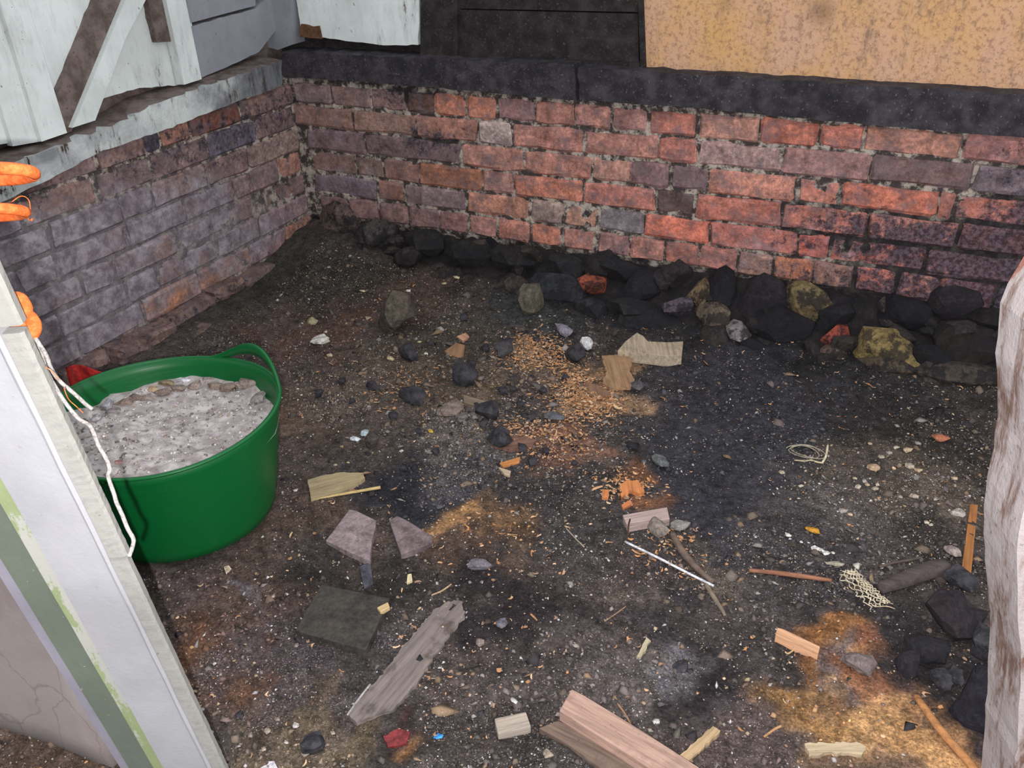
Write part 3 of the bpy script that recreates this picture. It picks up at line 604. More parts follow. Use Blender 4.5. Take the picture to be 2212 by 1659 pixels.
# ------------------------------------------------------------------ green tub
def tub():
    c = fl(406, 1105); c[2] = float(hfloor(c[0], c[1]))+.006
    T = empty('rubber_tub', c); tag(T, 'dark green flexible rubber tub heaped with grey ash', 'tub')
    g = N('green_rubber'); p = g.objc(); n = g.noise(g.scaled(p, (1, 1, 30)), 8, 3, .5); n2 = g.noise(p, 30, 6, .7)
    cc = g.mix(g.math('MULTIPLY', g.step(n2, .55, .8), .35), lin(2, 96, 44), lin(50, 110, 76))
    g.b.inputs['Specular IOR Level'].default_value = .45; g.bump(n, .25, .002); GM = g.fin(cc, .42)
    hh, rt, rb = .258, .2375, .19; n = 96
    ax = lambda a: (1.03 if True else 1)                     # nearly round
    prof = [(0, .004), (rb-.02, .0), (rb, .012)] + [(rb+(rt-rb)*(t**.9), .012+(hh-.012)*t) for t in np.linspace(.08, 1, 12)]
    V = []; Fc = []
    def rip(a): return .006*math.sin(2*a+.6)                  # the soft rim is a little out of level
    for (r, z) in prof:
        for k in range(n):
            a = 2*math.pi*k/n; V.append((r*math.cos(a)*1.02, r*math.sin(a)*.99, z+rip(a)*z/hh))
    m = len(prof)
    for i in range(m-1):
        for k in range(n): Fc.append((i*n+k, i*n+(k+1) % n, (i+1)*n+(k+1) % n, (i+1)*n+k))
    o = mesh('body', V, Fc, GM, T, True); so = o.modifiers.new('wall', 'SOLIDIFY'); so.thickness = .005; so.offset = -1
    # rim bead
    V = []; Fc = []
    for k in range(n):
        a = 2*math.pi*k/n
        for j in range(8):
            b = 2*math.pi*j/8; r = rt+.001+.0045*math.cos(b); V.append((r*math.cos(a)*1.02, r*math.sin(a)*.99, hh+rip(a)+.0035*math.sin(b)))
    for k in range(n):
        for j in range(8): Fc.append((k*8+j, ((k+1) % n)*8+j, ((k+1) % n)*8+(j+1) % 8, k*8+(j+1) % 8))
    mesh('rim', V, Fc, GM, T, True)
    # two moulded loop handles growing out of the rim
    q = fl(640, 830); th = math.atan2(on_z(575, 790, hh)[1]-c[1], on_z(575, 790, hh)[0]-c[0])
    for s in (0, math.pi):
        V = []; Fc = []; K = 40
        for k in range(K+1):
            t = -1+2*k/K; a = th+s+t*.62; up = .052*(math.cos(t*math.pi)*.5+.5)**.8; bw = .012+.014*(math.cos(t*math.pi)*.5+.5)
            for (dr_, dz) in [(0, 0), (.006, 0), (.006, -bw), (0, -bw)]:
                r = rt+dr_-.002; V.append((r*math.cos(a)*1.02, r*math.sin(a)*.99, hh+rip(a)+up+dz+.002))
        for k in range(K):
            for j in range(4): Fc.append((k*4+j, k*4+(j+1) % 4, (k+1)*4+(j+1) % 4, (k+1)*4+j))
        Fc += [(0, 1, 2, 3), tuple(K*4+j for j in (3, 2, 1, 0))]
        h = mesh('handle', V, Fc, GM, T, True); fix_normals(h)
    # ash filling
    rr = np.linspace(0, 1, 36); V = [(0, 0, 0)]; 
    fz = lambda x, y: hh-.068+.03*sm(-1.25, -1.5, y)+.012*fbm(x*12+3, y*12, 3)+(fbm(x*70, y*70, 3)-.5)*.012+.010*fbm(x*30+8, y*30, 2)
    V = []
    for r in rr:
        R = r*(rt-.0085)
        for k in range(n):
            a = 2*math.pi*k/n; x, y = R*math.cos(a)*1.015, R*math.sin(a)*.985
            ed = sm(.8, 1.0, r)*(.012*vnoise(k*.35, 2.2)-.002)
            V.append((x, y, fz(x+c[0], y+c[1])+ed))
    Fc = [(i*n+k, i*n+(k+1) % n, (i+1)*n+(k+1) % n, (i+1)*n+k) for i in range(35) for k in range(n)]
    am = m_rough('grey_ash', lin(156, 147, 145), lin(206, 198, 197), lin(136, 127, 125), 30, .8, .005, .95)
    aso = mesh('ash_filling', V, Fc, am, None, True); aso.location = tuple(c)
    tag(aso, 'pale grey ash and plaster dust filling the green tub', 'ash', kind='stuff')
    # flakes lying on the ash
    bits = []
    for k in range(900):
        a = rng.uniform(0, 6.28); r = math.sqrt(rng.uniform(0, 1))*(rt-.014); x, y = c[0]+r*math.cos(a), c[1]+r*math.sin(a)
        s = rng.uniform(.0012, .0042); bits.append((x, y, c[2]+fz(x, y)+.001, s, [lin(206,200,198),lin(150,142,140),lin(120,112,110),lin(176,160,148),lin(226,222,220)][rng.integers(5)][:3]))
    return c, bits, hh, fz
TUBC, TUBBITS, TUBH, TUBF = tub()

# generic vectorised small chips -> one mesh
OCT = np.array([[1,0,0],[-1,0,0],[0,1,0],[0,-1,0],[0,0,1],[0,0,-1]], float)
OF = np.array([[0,2,4],[2,1,4],[1,3,4],[3,0,4],[2,0,5],[1,2,5],[3,1,5],[0,3,5]])
def chips(name, P, S, Cc, mat, flat=(.35, .8), elong=(.6, 1.6), tilt=.35):
    n = len(P); r = np.random.default_rng(len(P))
    V = OCT[None]*(1+r.normal(0, .28, (n, 6, 1)))
    sc = np.stack([r.uniform(*elong, n), np.ones(n), r.uniform(*flat, n)], 1)[:, None]
    V = V*sc*S[:, None, None]
    a = r.uniform(0, 6.28, n); ca, sa = np.cos(a), np.sin(a)
    tx, ty = r.normal(0, tilt, n), r.normal(0, tilt, n)
    z = V[..., 2]+V[..., 0]*tx[:, None]+V[..., 1]*ty[:, None]
    x = V[..., 0]*ca[:, None]-V[..., 1]*sa[:, None]; y = V[..., 0]*sa[:, None]+V[..., 1]*ca[:, None]
    V = np.stack([x, y, z], -1)+P[:, None]
    Fc = (OF[None]+np.arange(n)[:, None, None]*6).reshape(-1, 3)
    me = bpy.data.meshes.new(name); V = V.reshape(-1, 3); me.vertices.add(len(V)); me.vertices.foreach_set('co', V.ravel())
    me.loops.add(Fc.size); me.loops.foreach_set('vertex_index', Fc.ravel().astype(np.int32)); me.polygons.add(len(Fc))
    me.polygons.foreach_set('loop_start', np.arange(0, Fc.size, 3, dtype=np.int32)); me.update(); me.validate(); me.materials.append(mat)
    o = bpy.data.objects.new(name, me); COL.objects.link(o); vcol(o, np.repeat(Cc, 6, 0)); return o
b = TUBBITS
o = chips('ash_flakes', np.array([q[:3] for q in b]), np.array([q[3] for q in b]), np.array([q[4] for q in b]), GRITM)
tag(o, 'small plaster flakes lying on the ash in the green tub', 'flakes', kind='stuff')

# ------------------------------------------------------------------ loose grit, cinders and shavings (uncountable)
def dens_sample(n, fun, lo=(.13, -2.15), hi=(2.7, -.1)):
    out = []
    while len(out) < n:
        q = rng.uniform(lo, hi, (n*3, 2)); k = rng.random(len(q)) < fun(q[:, 0], q[:, 1]); out += q[k].tolist()
    return np.array(out[:n])
xs, ys, GM_, CM_ = FMAP
def gmap(x, y):
    i = np.clip(np.searchsorted(xs, x), 0, len(xs)-1); j = np.clip(np.searchsorted(ys, y), 0, len(ys)-1); return GM_[j, i]
def cmap(x, y):
    i = np.clip(np.searchsorted(xs, x), 0, len(xs)-1); j = np.clip(np.searchsorted(ys, y), 0, len(ys)-1); return CM_[j, i]
def pal(n, cols, p=None):
    A = np.array([lin(*c)[:3] for c in cols]); return A[rng.choice(len(cols), n, p=p)]
def notub(x, y): return ((x-TUBC[0])**2+(y-TUBC[1])**2) > .2**2
q = dens_sample(24000, lambda x, y: (.08+.9*gmap(x, y)**1.3*sm(.35, .6, fbm(x*7, y*7, 3)))*notub(x, y))
S = np.exp(rng.normal(math.log(.0015), .45, len(q))); Z = hfloor(q[:, 0], q[:, 1])+.001
o = chips('pale_grit', np.column_stack([q, Z]), S, pal(len(q), [(196,190,186),(168,158,150),(190,166,140),(150,142,142),(176,150,128),(206,202,204),(128,118,116)])*rng.uniform(.55, 1.05, (len(q), 1)), GRITM)
tag(o, 'pale grit and plaster crumbs scattered over the floor', 'grit', kind='stuff')
q = dens_sample(22000, lambda x, y: (.3+.5*gmap(x, y))*sm(.3, .62, fbm(x*5+20, y*5, 3))*notub(x, y))
S = np.exp(rng.normal(math.log(.0027), .5, len(q))); Z = hfloor(q[:, 0], q[:, 1])
dark = cmap(q[:, 0], q[:, 1])*rng.uniform(.5, 2.1, (len(q), 1))
o = chips('cinder_gravel', np.column_stack([q, Z]), S, dark, GRITM, (.4, .9))
tag(o, 'dark cinder gravel and crumbled earth over the floor', 'gravel', kind='stuff')
q = dens_sample(2600, lambda x, y: (.02+.5*gmap(x, y)**1.5*sm(.42, .66, fbm(x*4+50, y*4, 3))+.8*np.exp(-(((x-1.02)/.3)**2+((y+.62)/.3)**2)))*notub(x, y))
S = np.exp(rng.normal(math.log(.0052), .42, len(q))); Z = hfloor(q[:, 0], q[:, 1])
o = chips('rubble_crumbs', np.column_stack([q, Z]), S, pal(len(q), [(96,88,84),(70,66,68),(120,106,94),(50,48,52),(140,118,96),(112,100,100),(84,74,66),(150,142,138)])*rng.uniform(.6, 1.1, (len(q), 1)), GRITM, (.3, .7), (.7, 2.0))
tag(o, 'mixed crumbs of cinder, mortar and wood strewn over the floor', 'rubble', kind='stuff')
# shavings
def shav_d(x, y):
    d = 0*x
    for px, py, r, w in [(1270,870,55,1),(1240,830,40,.7),(1180,770,60,.55),(1150,740,40,.4),(1350,1050,45,.5),(1120,930,50,.3),(1210,950,60,.35),(1100,1150,110,.03),(1450,1180,70,.12),(980,1400,120,.02),(880,840,60,.08)]:
        c = fl(px, py); R = r*mpp(px, py); d = d+w*np.exp(-((x-c[0])**2+(y-c[1])**2)/(R*R))
    return np.clip(d+.0025, 0, 1)
q = dens_sample(3600, lambda x, y: shav_d(x, y)*notub(x, y))
def flakes(name, P, L, Wd, Cc, mat):
    n = len(P); r = np.random.default_rng(11); a = r.uniform(0, 6.28, n); t = np.array([-1, -.35, .35, 1.])
    cur = r.normal(0, .5, n); V = np.zeros((n, 8, 3))
    for k in range(4):
        for s in (0, 1):
            lx = t[k]*L/2; ly = (s-.5)*Wd*(1 if k in (1, 2) else r.uniform(.2, 1, n)); ly = ly+cur*L*(t[k]**2)*.4
            V[:, k*2+s, 0] = lx*np.cos(a)-ly*np.sin(a); V[:, k*2+s, 1] = lx*np.sin(a)+ly*np.cos(a)
            V[:, k*2+s, 2] = np.abs(r.normal(0, .22, n))*L*abs(t[k])*.6+.001*s
    V += P[:, None]
    Fq = np.array([[0,2,3,1],[2,4,5,3],[4,6,7,5]]); Fc = (Fq[None]+np.arange(n)[:, None, None]*8).reshape(-1, 4)
    o = mesh(name, V.reshape(-1, 3), Fc, mat); vcol(o, np.repeat(Cc, 8, 0)); so = o.modifiers.new('t', 'SOLIDIFY'); so.thickness = .0006; return o
Z = hfloor(q[:, 0], q[:, 1])+.002+rng.uniform(0, 1, len(q))*.014*shav_d(q[:, 0], q[:, 1])
o = flakes('wood_shavings', np.column_stack([q, Z]), np.exp(rng.normal(math.log(.0065), .5, len(q))), np.exp(rng.normal(math.log(.003), .45, len(q))),
           pal(len(q), [(202,160,122),(186,138,98),(214,180,146),(160,118,84),(196,140,92),(150,120,98)]), SHAVM)
tag(o, 'tan wood shavings heaped in the middle of the floor', 'shavings', kind='stuff')

# ------------------------------------------------------------------ loose things on the floor
def slabpx(name, pts, th, mat, col, label, cat, lift=0.0, bev=.0018, group=None, jag=0.0, axis=None, parent=None, hump=0.0, tilt=0.0):
    """flat broken piece lying on the floor: outline of its top face, real thickness th"""
    P = np.array([fl(px, py, th+lift) for px, py in pts]); z0 = float(np.mean([hfloor(*q[:2]) for q in P]))
    P = np.array([on_z(px, py, z0+th+lift) for px, py in pts]); c = P.mean(0); c[2] = z0+lift
    X = P[:, :2]-c[:2]
    if axis is None:
        i, j = max(((i, (i+1) % len(P)) for i in range(len(P))), key=lambda ij: np.linalg.norm(X[ij[1]]-X[ij[0]])); d = X[j]-X[i]
    else: d = fl(*axis[1])[:2]-fl(*axis[0])[:2]
    a = math.atan2(d[1], d[0]); ca, sa = math.cos(-a), math.sin(-a)
    X = np.column_stack([X[:, 0]*ca-X[:, 1]*sa, X[:, 0]*sa+X[:, 1]*ca])
    r = np.random.default_rng(abs(hash(label)) % 1000 if False else len(label)*37+len(pts))
    if jag:
        Q = []
        for p0, p1 in zip(X, np.roll(X, -1, 0)):
            k = max(1, int(np.linalg.norm(p1-p0)/max(jag*4, .006)))
            for i in range(k): Q.append(p0+(p1-p0)*i/k+(r.normal(0, jag, 2) if i else 0))
        X = np.array(Q)
    bm = bmesh.new(); vs = [bm.verts.new((x, y, th)) for x, y in X]; f = bm.faces.new(vs)
    e = bmesh.ops.extrude_face_region(bm, geom=[f]); bmesh.ops.translate(bm, verts=[v for v in e['geom'] if isinstance(v, bmesh.types.BMVert)], vec=(0, 0, -th-.004))
    bmesh.ops.recalc_face_normals(bm, faces=bm.faces)
    if bev and not jag: bmesh.ops.bevel(bm, geom=list(bm.edges), offset=bev, segments=2, affect='EDGES', profile=.6)
    me = bpy.data.meshes.new(name); bm.to_mesh(me); bm.free(); me.materials.append(mat)
    o = bpy.data.objects.new(name, me); COL.objects.link(o); o.location = tuple(c); o.rotation_euler = (tilt, 0, a); setcol(o, lin(*col))
    if label: tag(o, label, cat, group)
    return o
def lump(name, px, py, rx, ry, mat, col, label, cat, group=None, seed=None, hz=.75, rz=None, sub=2, planes=9, sink=.3, smooth=False):
    s = mpp(px, py); c = fl(px, py); a = rx*s*1.25; b_ = ry*s*1.55; h = min(a, b_)*hz
    o = rock(name, (c[0], c[1], c[2]+h*(1-sink)-.001), (a, b_, h), seed if seed is not None else int(px*7+py), mat, lin(*col), rz=.3+.3*math.sin(px*3.1) if rz is None else rz, sub=sub, planes=planes, smooth=smooth)
    return tag(o, label, cat, group)
def tube(name, pts, rad, mat, col=None, seg=6, parent=None):
    P = np.array(pts, float); n = len(P); R = rad if hasattr(rad, '__len__') else [rad]*n
    V = []; up = np.array([0, 0, 1.0])
    for i in range(n):
        t = P[min(i+1, n-1)]-P[max(i-1, 0)]; t /= np.linalg.norm(t)+1e-9
        a = np.cross(t, up if abs(t[2]) < .95 else np.array([1., 0, 0])); a /= np.linalg.norm(a); b_ = np.cross(a, t)
        for k in range(seg):
            w = 2*math.pi*k/seg; V.append(P[i]+(a*math.cos(w)+b_*math.sin(w))*R[i])
    Fc = [(i*seg+k, i*seg+(k+1) % seg, (i+1)*seg+(k+1) % seg, (i+1)*seg+k) for i in range(n-1) for k in range(seg)]
    Fc += [tuple(reversed(range(seg))), tuple((n-1)*seg+k for k in range(seg))]
    o = mesh(name, V, Fc, mat, parent, True)
    if col: setcol(o, lin(*col))
    return o
def smooth_pts(P, k=6):
    P = np.array(P, float); Q = []
    E = np.vstack([2*P[0]-P[1], P, 2*P[-1]-P[-2]])
    for i in range(1, len(E)-2):
        for t in np.linspace(0, 1, k, endpoint=False):
            a, b_, c, d = E[i-1], E[i], E[i+1], E[i+2]
            Q.append(.5*((2*b_)+(-a+c)*t+(2*a-5*b_+4*c-d)*t*t+(-a+3*b_-3*c+d)*t**3))
    Q.append(P[-1]); return Q
def stick(name, pxs, rad, mat, col, label, cat, lift=0.0, group=None):
    P = [fl(px, py, lift+(rad if not hasattr(rad, '__len__') else max(rad))) for px, py in pxs]; P = smooth_pts(P, 5)
    R = rad if not hasattr(rad, '__len__') else np.interp(np.linspace(0, 1, len(P)), np.linspace(0, 1, len(rad)), rad)
    c = np.mean(P, 0); o = tube(name, np.array(P)-c, list(R) if hasattr(R, '__len__') else R, mat, col); o.location = tuple(c)
    return tag(o, label, cat, group)
PLAIN = m_objcol('plain_matt', 60, .25, .8, .3, .002); PLASTIC = m_objcol('plastic', 50, .15, .45, .1, .001)

# tiles
slabpx('tile_fragment', [(755,1100),(770,1103),(813,1124),(810,1142),(803,1168),(799,1212),(703,1168)], .014, TILE, (138,124,126), 'large dusty grey tile fragment with pale smear near the tub', 'tile')
slabpx('tile_fragment', [(840,1123),(858,1114),(880,1124),(934,1158),(934,1170),(905,1184),(866,1197)], .012, TILE, (118,104,106), 'smaller triangular grey tile fragment with chipped corner', 'tile')
slabpx('floor_tile', [(694,1262),(842,1292),(790,1404),(638,1362)], .016, TILE, (64,60,56), 'dark square quarry tile with dusty edge lying flat', 'tile')
slabpx('slate_strip', [(776,1222),(800,1214),(806,1258),(786,1270)], .006, TILE, (74,74,82), 'short blue-grey slate strip below the tile fragment', 'slate')
# boards
slabpx('burnt_plank', [(935,1318),(972,1296),(1000,1300),(1004,1338),(960,1385),(905,1468),(850,1532),(770,1560),(752,1540),(820,1460)], .006, CHAR, (122,112,108), 'long grey charred plank half buried in ash beside the dark tile', 'plank', jag=.0016, axis=((800,1540),(980,1320)))
slabpx('plywood_scrap', [(665,1036),(700,1026),(740,1020),(784,1021),(788,1031),(768,1046),(742,1062),(672,1080)], .008, WOODC, (164,148,116), 'torn olive-tan plywood scrap with a pointed end', 'wood scrap', jag=.001, axis=((665,1058),(788,1026)))
stick('split_stick', [(676,1079),(720,1071),(770,1062),(822,1053)], [.0015,.003,.0035,.004], WOODC, (196,172,118), 'thin yellow splinter lying along the plywood scrap', 'stick')
w = slabpx('wood_offcut', [(1345,1112),(1441,1095),(1447,1120),(1356,1139)], .016, WOOD, (176,154,148), 'pale pinkish wood offcut with a rusty nail', 'wood offcut')
P = np.array([fl(1361,1122,.02)-w.location, fl(1358,1132,.024)-w.location, fl(1357,1148,.012)-w.location, fl(1353,1168,.004)-w.location]); 
nl = tube('nail', P, .0016, m_rough('rust', lin(84,58,46), lin(52,40,36)), None, 6); nl.parent = w; nl.matrix_parent_inverse = Matrix.Rotation(-w.rotation_euler[2], 4, 'Z')
slabpx('wood_block', [(1679,1355),(1692,1358),(1772,1396),(1768,1411),(1675,1370)], .018, WOODC, (204,158,124), 'clean orange-tan wood block near the tan sand', 'wood block')
slabpx('wood_plank', [(1235,1488),(1262,1502),(1400,1586),(1560,1690),(1450,1690),(1330,1612),(1208,1535)], .02, WOODC, (168,138,124), 'broad pinkish sawn plank lying on top at the bottom edge', 'plank', lift=.012, axis=((1220,1512),(1500,1680)))
slabpx('split_board', [(1164,1572),(1205,1556),(1300,1590),(1400,1650),(1440,1690),(1340,1690),(1230,1610)], .010, WOOD, (112,94,84), 'brown split board sticking out under the pinkish plank', 'board', axis=((1180,1566),(1400,1680)))
slabpx('wood_strip', [(1540,1568),(1556,1578),(1484,1648),(1464,1634)], .008, WOODC, (176,150,116), 'short yellowish wood strip right of the pinkish plank', 'wood strip', jag=.0008)
slabpx('wood_block', [(1068,1552),(1136,1537),(1147,1568),(1076,1586)], .016, WOOD, (160,148,136), 'small worn grey-white wood block left of the split board', 'wood block')
slabpx('lath_piece', [(1738,1606),(1850,1602),(1870,1612),(1862,1630),(1790,1624),(1748,1634)], .007, WOODC, (178,160,132), 'cream lath piece with ragged edge at the bottom right', 'lath', jag=.0012)
slabpx('wood_lath', [(2096,1088),(2113,1090),(2098,1241),(2076,1239)], .006, WOODC, (164,110,66), 'flat orange-brown lath standing out near the post', 'lath', axis=((2086,1240),(2104,1090)))
stick('cane', [(1980,1505),(2030,1575),(2080,1632),(2120,1680)], [.006,.007,.007,.007], WOODC, (176,124,80), 'orange-brown cane running to the bottom right corner', 'stick')
slabpx('timber_chunk', [(1334,757),(1352,736),(1376,718),(1390,726),(1400,737),(1440,739),(1476,737),(1473,766),(1440,769),(1400,764)], .03, WOODC, (178,162,140), 'pale beige split timber chunk in front of the rubble', 'wood chunk', axis=((1380,720),(1384,760)))
slabpx('bark_flake', [(1300,768),(1330,766),(1362,768),(1365,788),(1360,802),(1371,820),(1362,836),(1318,838),(1302,826),(1310,800)], .005, WOODC, (160,128,98), 'brown bark-like wood flake with a round hole on the shavings', 'wood flake', lift=.012, jag=.0012)
lump('hole_shade_lump', 1319, 789, 6, 5, COAL, (20,18,18), 'small black lump standing in for the dark hole in the brown wood flake', 'dark hole', hz=.5, sink=-.9)  # black lump added in place of the shade inside the flake's hole
slabpx('wood_flake', [(1262,822),(1300,836),(1320,850),(1280,858),(1268,848)], .004, WOODC, (132,102,82), 'dark brown thin flake under the holed wood flake', 'wood flake', lift=.008, jag=.001)
slabpx('grey_board_piece', [(1000,852),(1076,872),(1080,886),(1070,890),(1002,868)], .010, WOOD, (128,114,98), 'thin grey-brown wood strip left of the shavings heap', 'wood strip')
slabpx('rotten_wood', [(1338,1046),(1352,1038),(1376,1036),(1392,1060),(1380,1066),(1362,1058),(1344,1074)], .010, WOODC, (204,132,82), 'bright orange crumbly rotten wood piece', 'wood scrap', jag=.0015)
slabpx('rotten_chip', [(1301,1056),(1316,1057),(1314,1074),(1300,1073)], .008, WOODC, (200,128,80), 'small orange rotten wood chip left of the larger one', 'wood chip')
slabpx('rotten_chip', [(1342,1090),(1362,1078),(1366,1086),(1346,1098)], .006, WOODC, (204,128,82), 'thin orange wood chip just above the nailed offcut', 'wood chip')
slabpx('wood_chip', [(1078,1000),(1124,986),(1122,998),(1086,1006)], .005, WOODC, (196,130,76), 'slim orange wood chip right of the ash scatter', 'wood chip')
slabpx('wood_chip', [(1076,1008),(1104,1017),(1101,1026),(1090,1024)], .006, WOODC, (186,164,140), 'pale wood chip just below the slim orange chip', 'wood chip')
slabpx('wood_chip', [(814,1312),(838,1300),(842,1310),(822,1322)], .006, WOODC, (196,170,126), 'cream wood chip on the edge of the dark square tile', 'wood chip', lift=.016)
slabpx('wood_chip', [(880,1240),(889,1238),(891,1254),(878,1258)], .005, WOODC, (214,200,160), 'small cream splinter above the dark square tile', 'wood chip')
slabpx('wood_chip', [(1000,778),(960,758),(985,740),(1005,745)], .005, WOODC, (150,116,88), 'brown triangular wood chip above the black cinders', 'wood chip')
slabpx('wood_chip', [(986,726),(1006,718),(1014,726),(1000,736)], .005, WOODC, (190,146,120), 'pinkish wood chip near the grey hump stone', 'wood chip')
slabpx('bark_strip', [(1060,958),(1088,936),(1130,934),(1160,950),(1150,962),(1100,970)], .006, WOODC, (122,92,80), 'reddish brown bark strip below the black cinders', 'bark', jag=.0016)
slabpx('lath_piece', [(1375,1418),(1396,1376),(1406,1384),(1384,1420)], .005, WOODC, (176,164,136), 'small pale lath splinter in the grey ash patch', 'lath', jag=.0008)
slabpx('paper_scrap', [(548,1647),(592,1644),(604,1668),(544,1670)], .001, PLAIN, (196,194,200), 'white paper scrap at the bottom edge near the jamb', 'paper', bev=0)
slabpx('red_plastic_scrap', [(828,1590),(862,1572),(886,1582),(878,1606),(838,1614)], .003, PLASTIC, (112,44,46), 'dull red plastic scrap left of the blue cap', 'plastic scrap', jag=.001)
# twigs, wires
TW = WOOD
stick('twig', [(1452,1152),(1470,1185),(1500,1222),(1540,1258)], [.007,.008,.007,.005], TW, (112,96,86), 'thick brown twig under the white rod', 'twig')
stick('twig', [(1525,1262),(1542,1290),(1560,1318),(1566,1330)], [.005,.005,.004,.003], TW, (124,112,98), 'short grey twig below the end of the white rod', 'twig')
stick('plastic_rod', [(1350,1170),(1420,1204),(1490,1240),(1542,1266)], .0026, PLASTIC, (206,206,214), 'thin straight white plastic rod', 'rod', lift=.006)
stick('twig', [(1618,1232),(1680,1238),(1740,1246),(1796,1254)], [.004,.005,.005,.004], TW, (150,104,82), 'straight reddish brown twig left of the netting', 'twig')
stick('twig', [(750,1545),(775,1510),(800,1478)], .002, TW, (164,158,156), 'thin pale twig along the charred plank', 'twig', lift=.012)
stick('twig', [(1222,1140),(1240,1160),(1262,1182)], .0014, TW, (168,156,138), 'tiny pale straw left of the white rod', 'straw')
stick('twig', [(932,1286),(955,1276),(975,1262)], .0018, TW, (176,150,118), 'short tan twig at the top of the charred plank', 'twig', lift=.01)
stick('twig', [(1334,1520),(1350,1542),(1362,1564)], .0018, TW, (150,116,86), 'thin brown twig touching the pinkish plank', 'twig')
stick('twig', [(1650,1592),(1672,1576),(1688,1568)], .0022, TW, (176,136,96), 'short tan twig above the cream lath piece', 'twig')
stick('twig', [(1306,1342),(1330,1326),(1352,1310)], .0013, TW, (150,122,98), 'fine brown twig above the pale lath splinter', 'twig')
stick('root', [(1722,1392),(1714,1404),(1702,1412),(1696,1408)], .0016, TW, (202,176,128), 'small forked rootlet beside the clean wood block', 'root')
stick('root', [(1900,1225),(1930,1216),(1965,1210),(1990,1204)], .003, TW, (92,80,74), 'dark curved rootlet above the netting', 'root')
stick('burnt_stick', [(1900,1272),(1950,1254),(2010,1232),(2044,1224)], [.012,.017,.019,.016], CHAR, (82,72,72), 'thick charred stick lying between netting and orange lath', 'stick', lift=-.008)
stick('cord_piece', [(1776,1000),(1784,985),(1788,962)], .0028, PLAIN, (206,196,166), 'short upright end of cream cord beside the wire coil', 'cord')
# wire coil
P = []
c0 = fl(1738, 980)
for t in np.linspace(0, 6.28*2.4, 70):
    r = .030+.004*math.sin(t*1.3); P.append((r*1.25*math.cos(t+.6)+.006*math.sin(t*.4), r*.8*math.sin(t+.6), .006+.002*math.sin(2*t)))
o = tube('wire_coil', P, .0013, PLAIN, (150,142,126)); o.location = tuple(c0); tag(o, 'loose coil of dull cream wire on the dark ground', 'wire')
P = [fl(px, py, .004) for px, py in [(1716,994),(1738,996),(1752,994),(1764,998),(1776,1000)]]
P = np.array(smooth_pts(P, 4)); c = P.mean(0); o = tube('cord_piece', P-c, .002, PLAIN, (196,182,150)); o.location = tuple(c); tag(o, 'cream cord lying along the front of the wire coil', 'cord')
# netting
def netting():
    a = fl(1832, 1246); b_ = fl(1900, 1312); d = b_-a; L = np.linalg.norm(d[:2]); ang = math.atan2(d[1], d[0]); Wd = .042
    c = (a+b_)/2; root = empty('string_netting', c); root.rotation_euler = (0, 0, ang); tag(root, 'crumpled tube of cream string netting', 'netting')
    for k in range(10):
        P = []; n = 34
        for i in range(n+1):
            t = i/n; s = -1 if k % 2 else 1
            yy = (k-4.5)/4.5; x = (t-.5)*L*1.12; y = yy*Wd/2*(.75+.35*vnoise(t*4, 1.3))+s*.0042*math.cos(t*math.pi*9)+rng.normal(0, .0012)
            z = .004+.012*math.sqrt(max(0, 1-yy*yy))*(.6+.5*vnoise(t*5, k))+rng.normal(0, .001); P.append((x, y, z))
        tube('strand', P, .0011, PLAIN, (204,192,166), 5, root)
    P = [(L*.5, -.012, .006), (L*.56, .0, .008), (L*.6, .012, .006), (L*.68, .02, .004)]; tube('strand', smooth_pts(P, 5), .001, PLAIN, (190,172,140), 5, root)
netting()
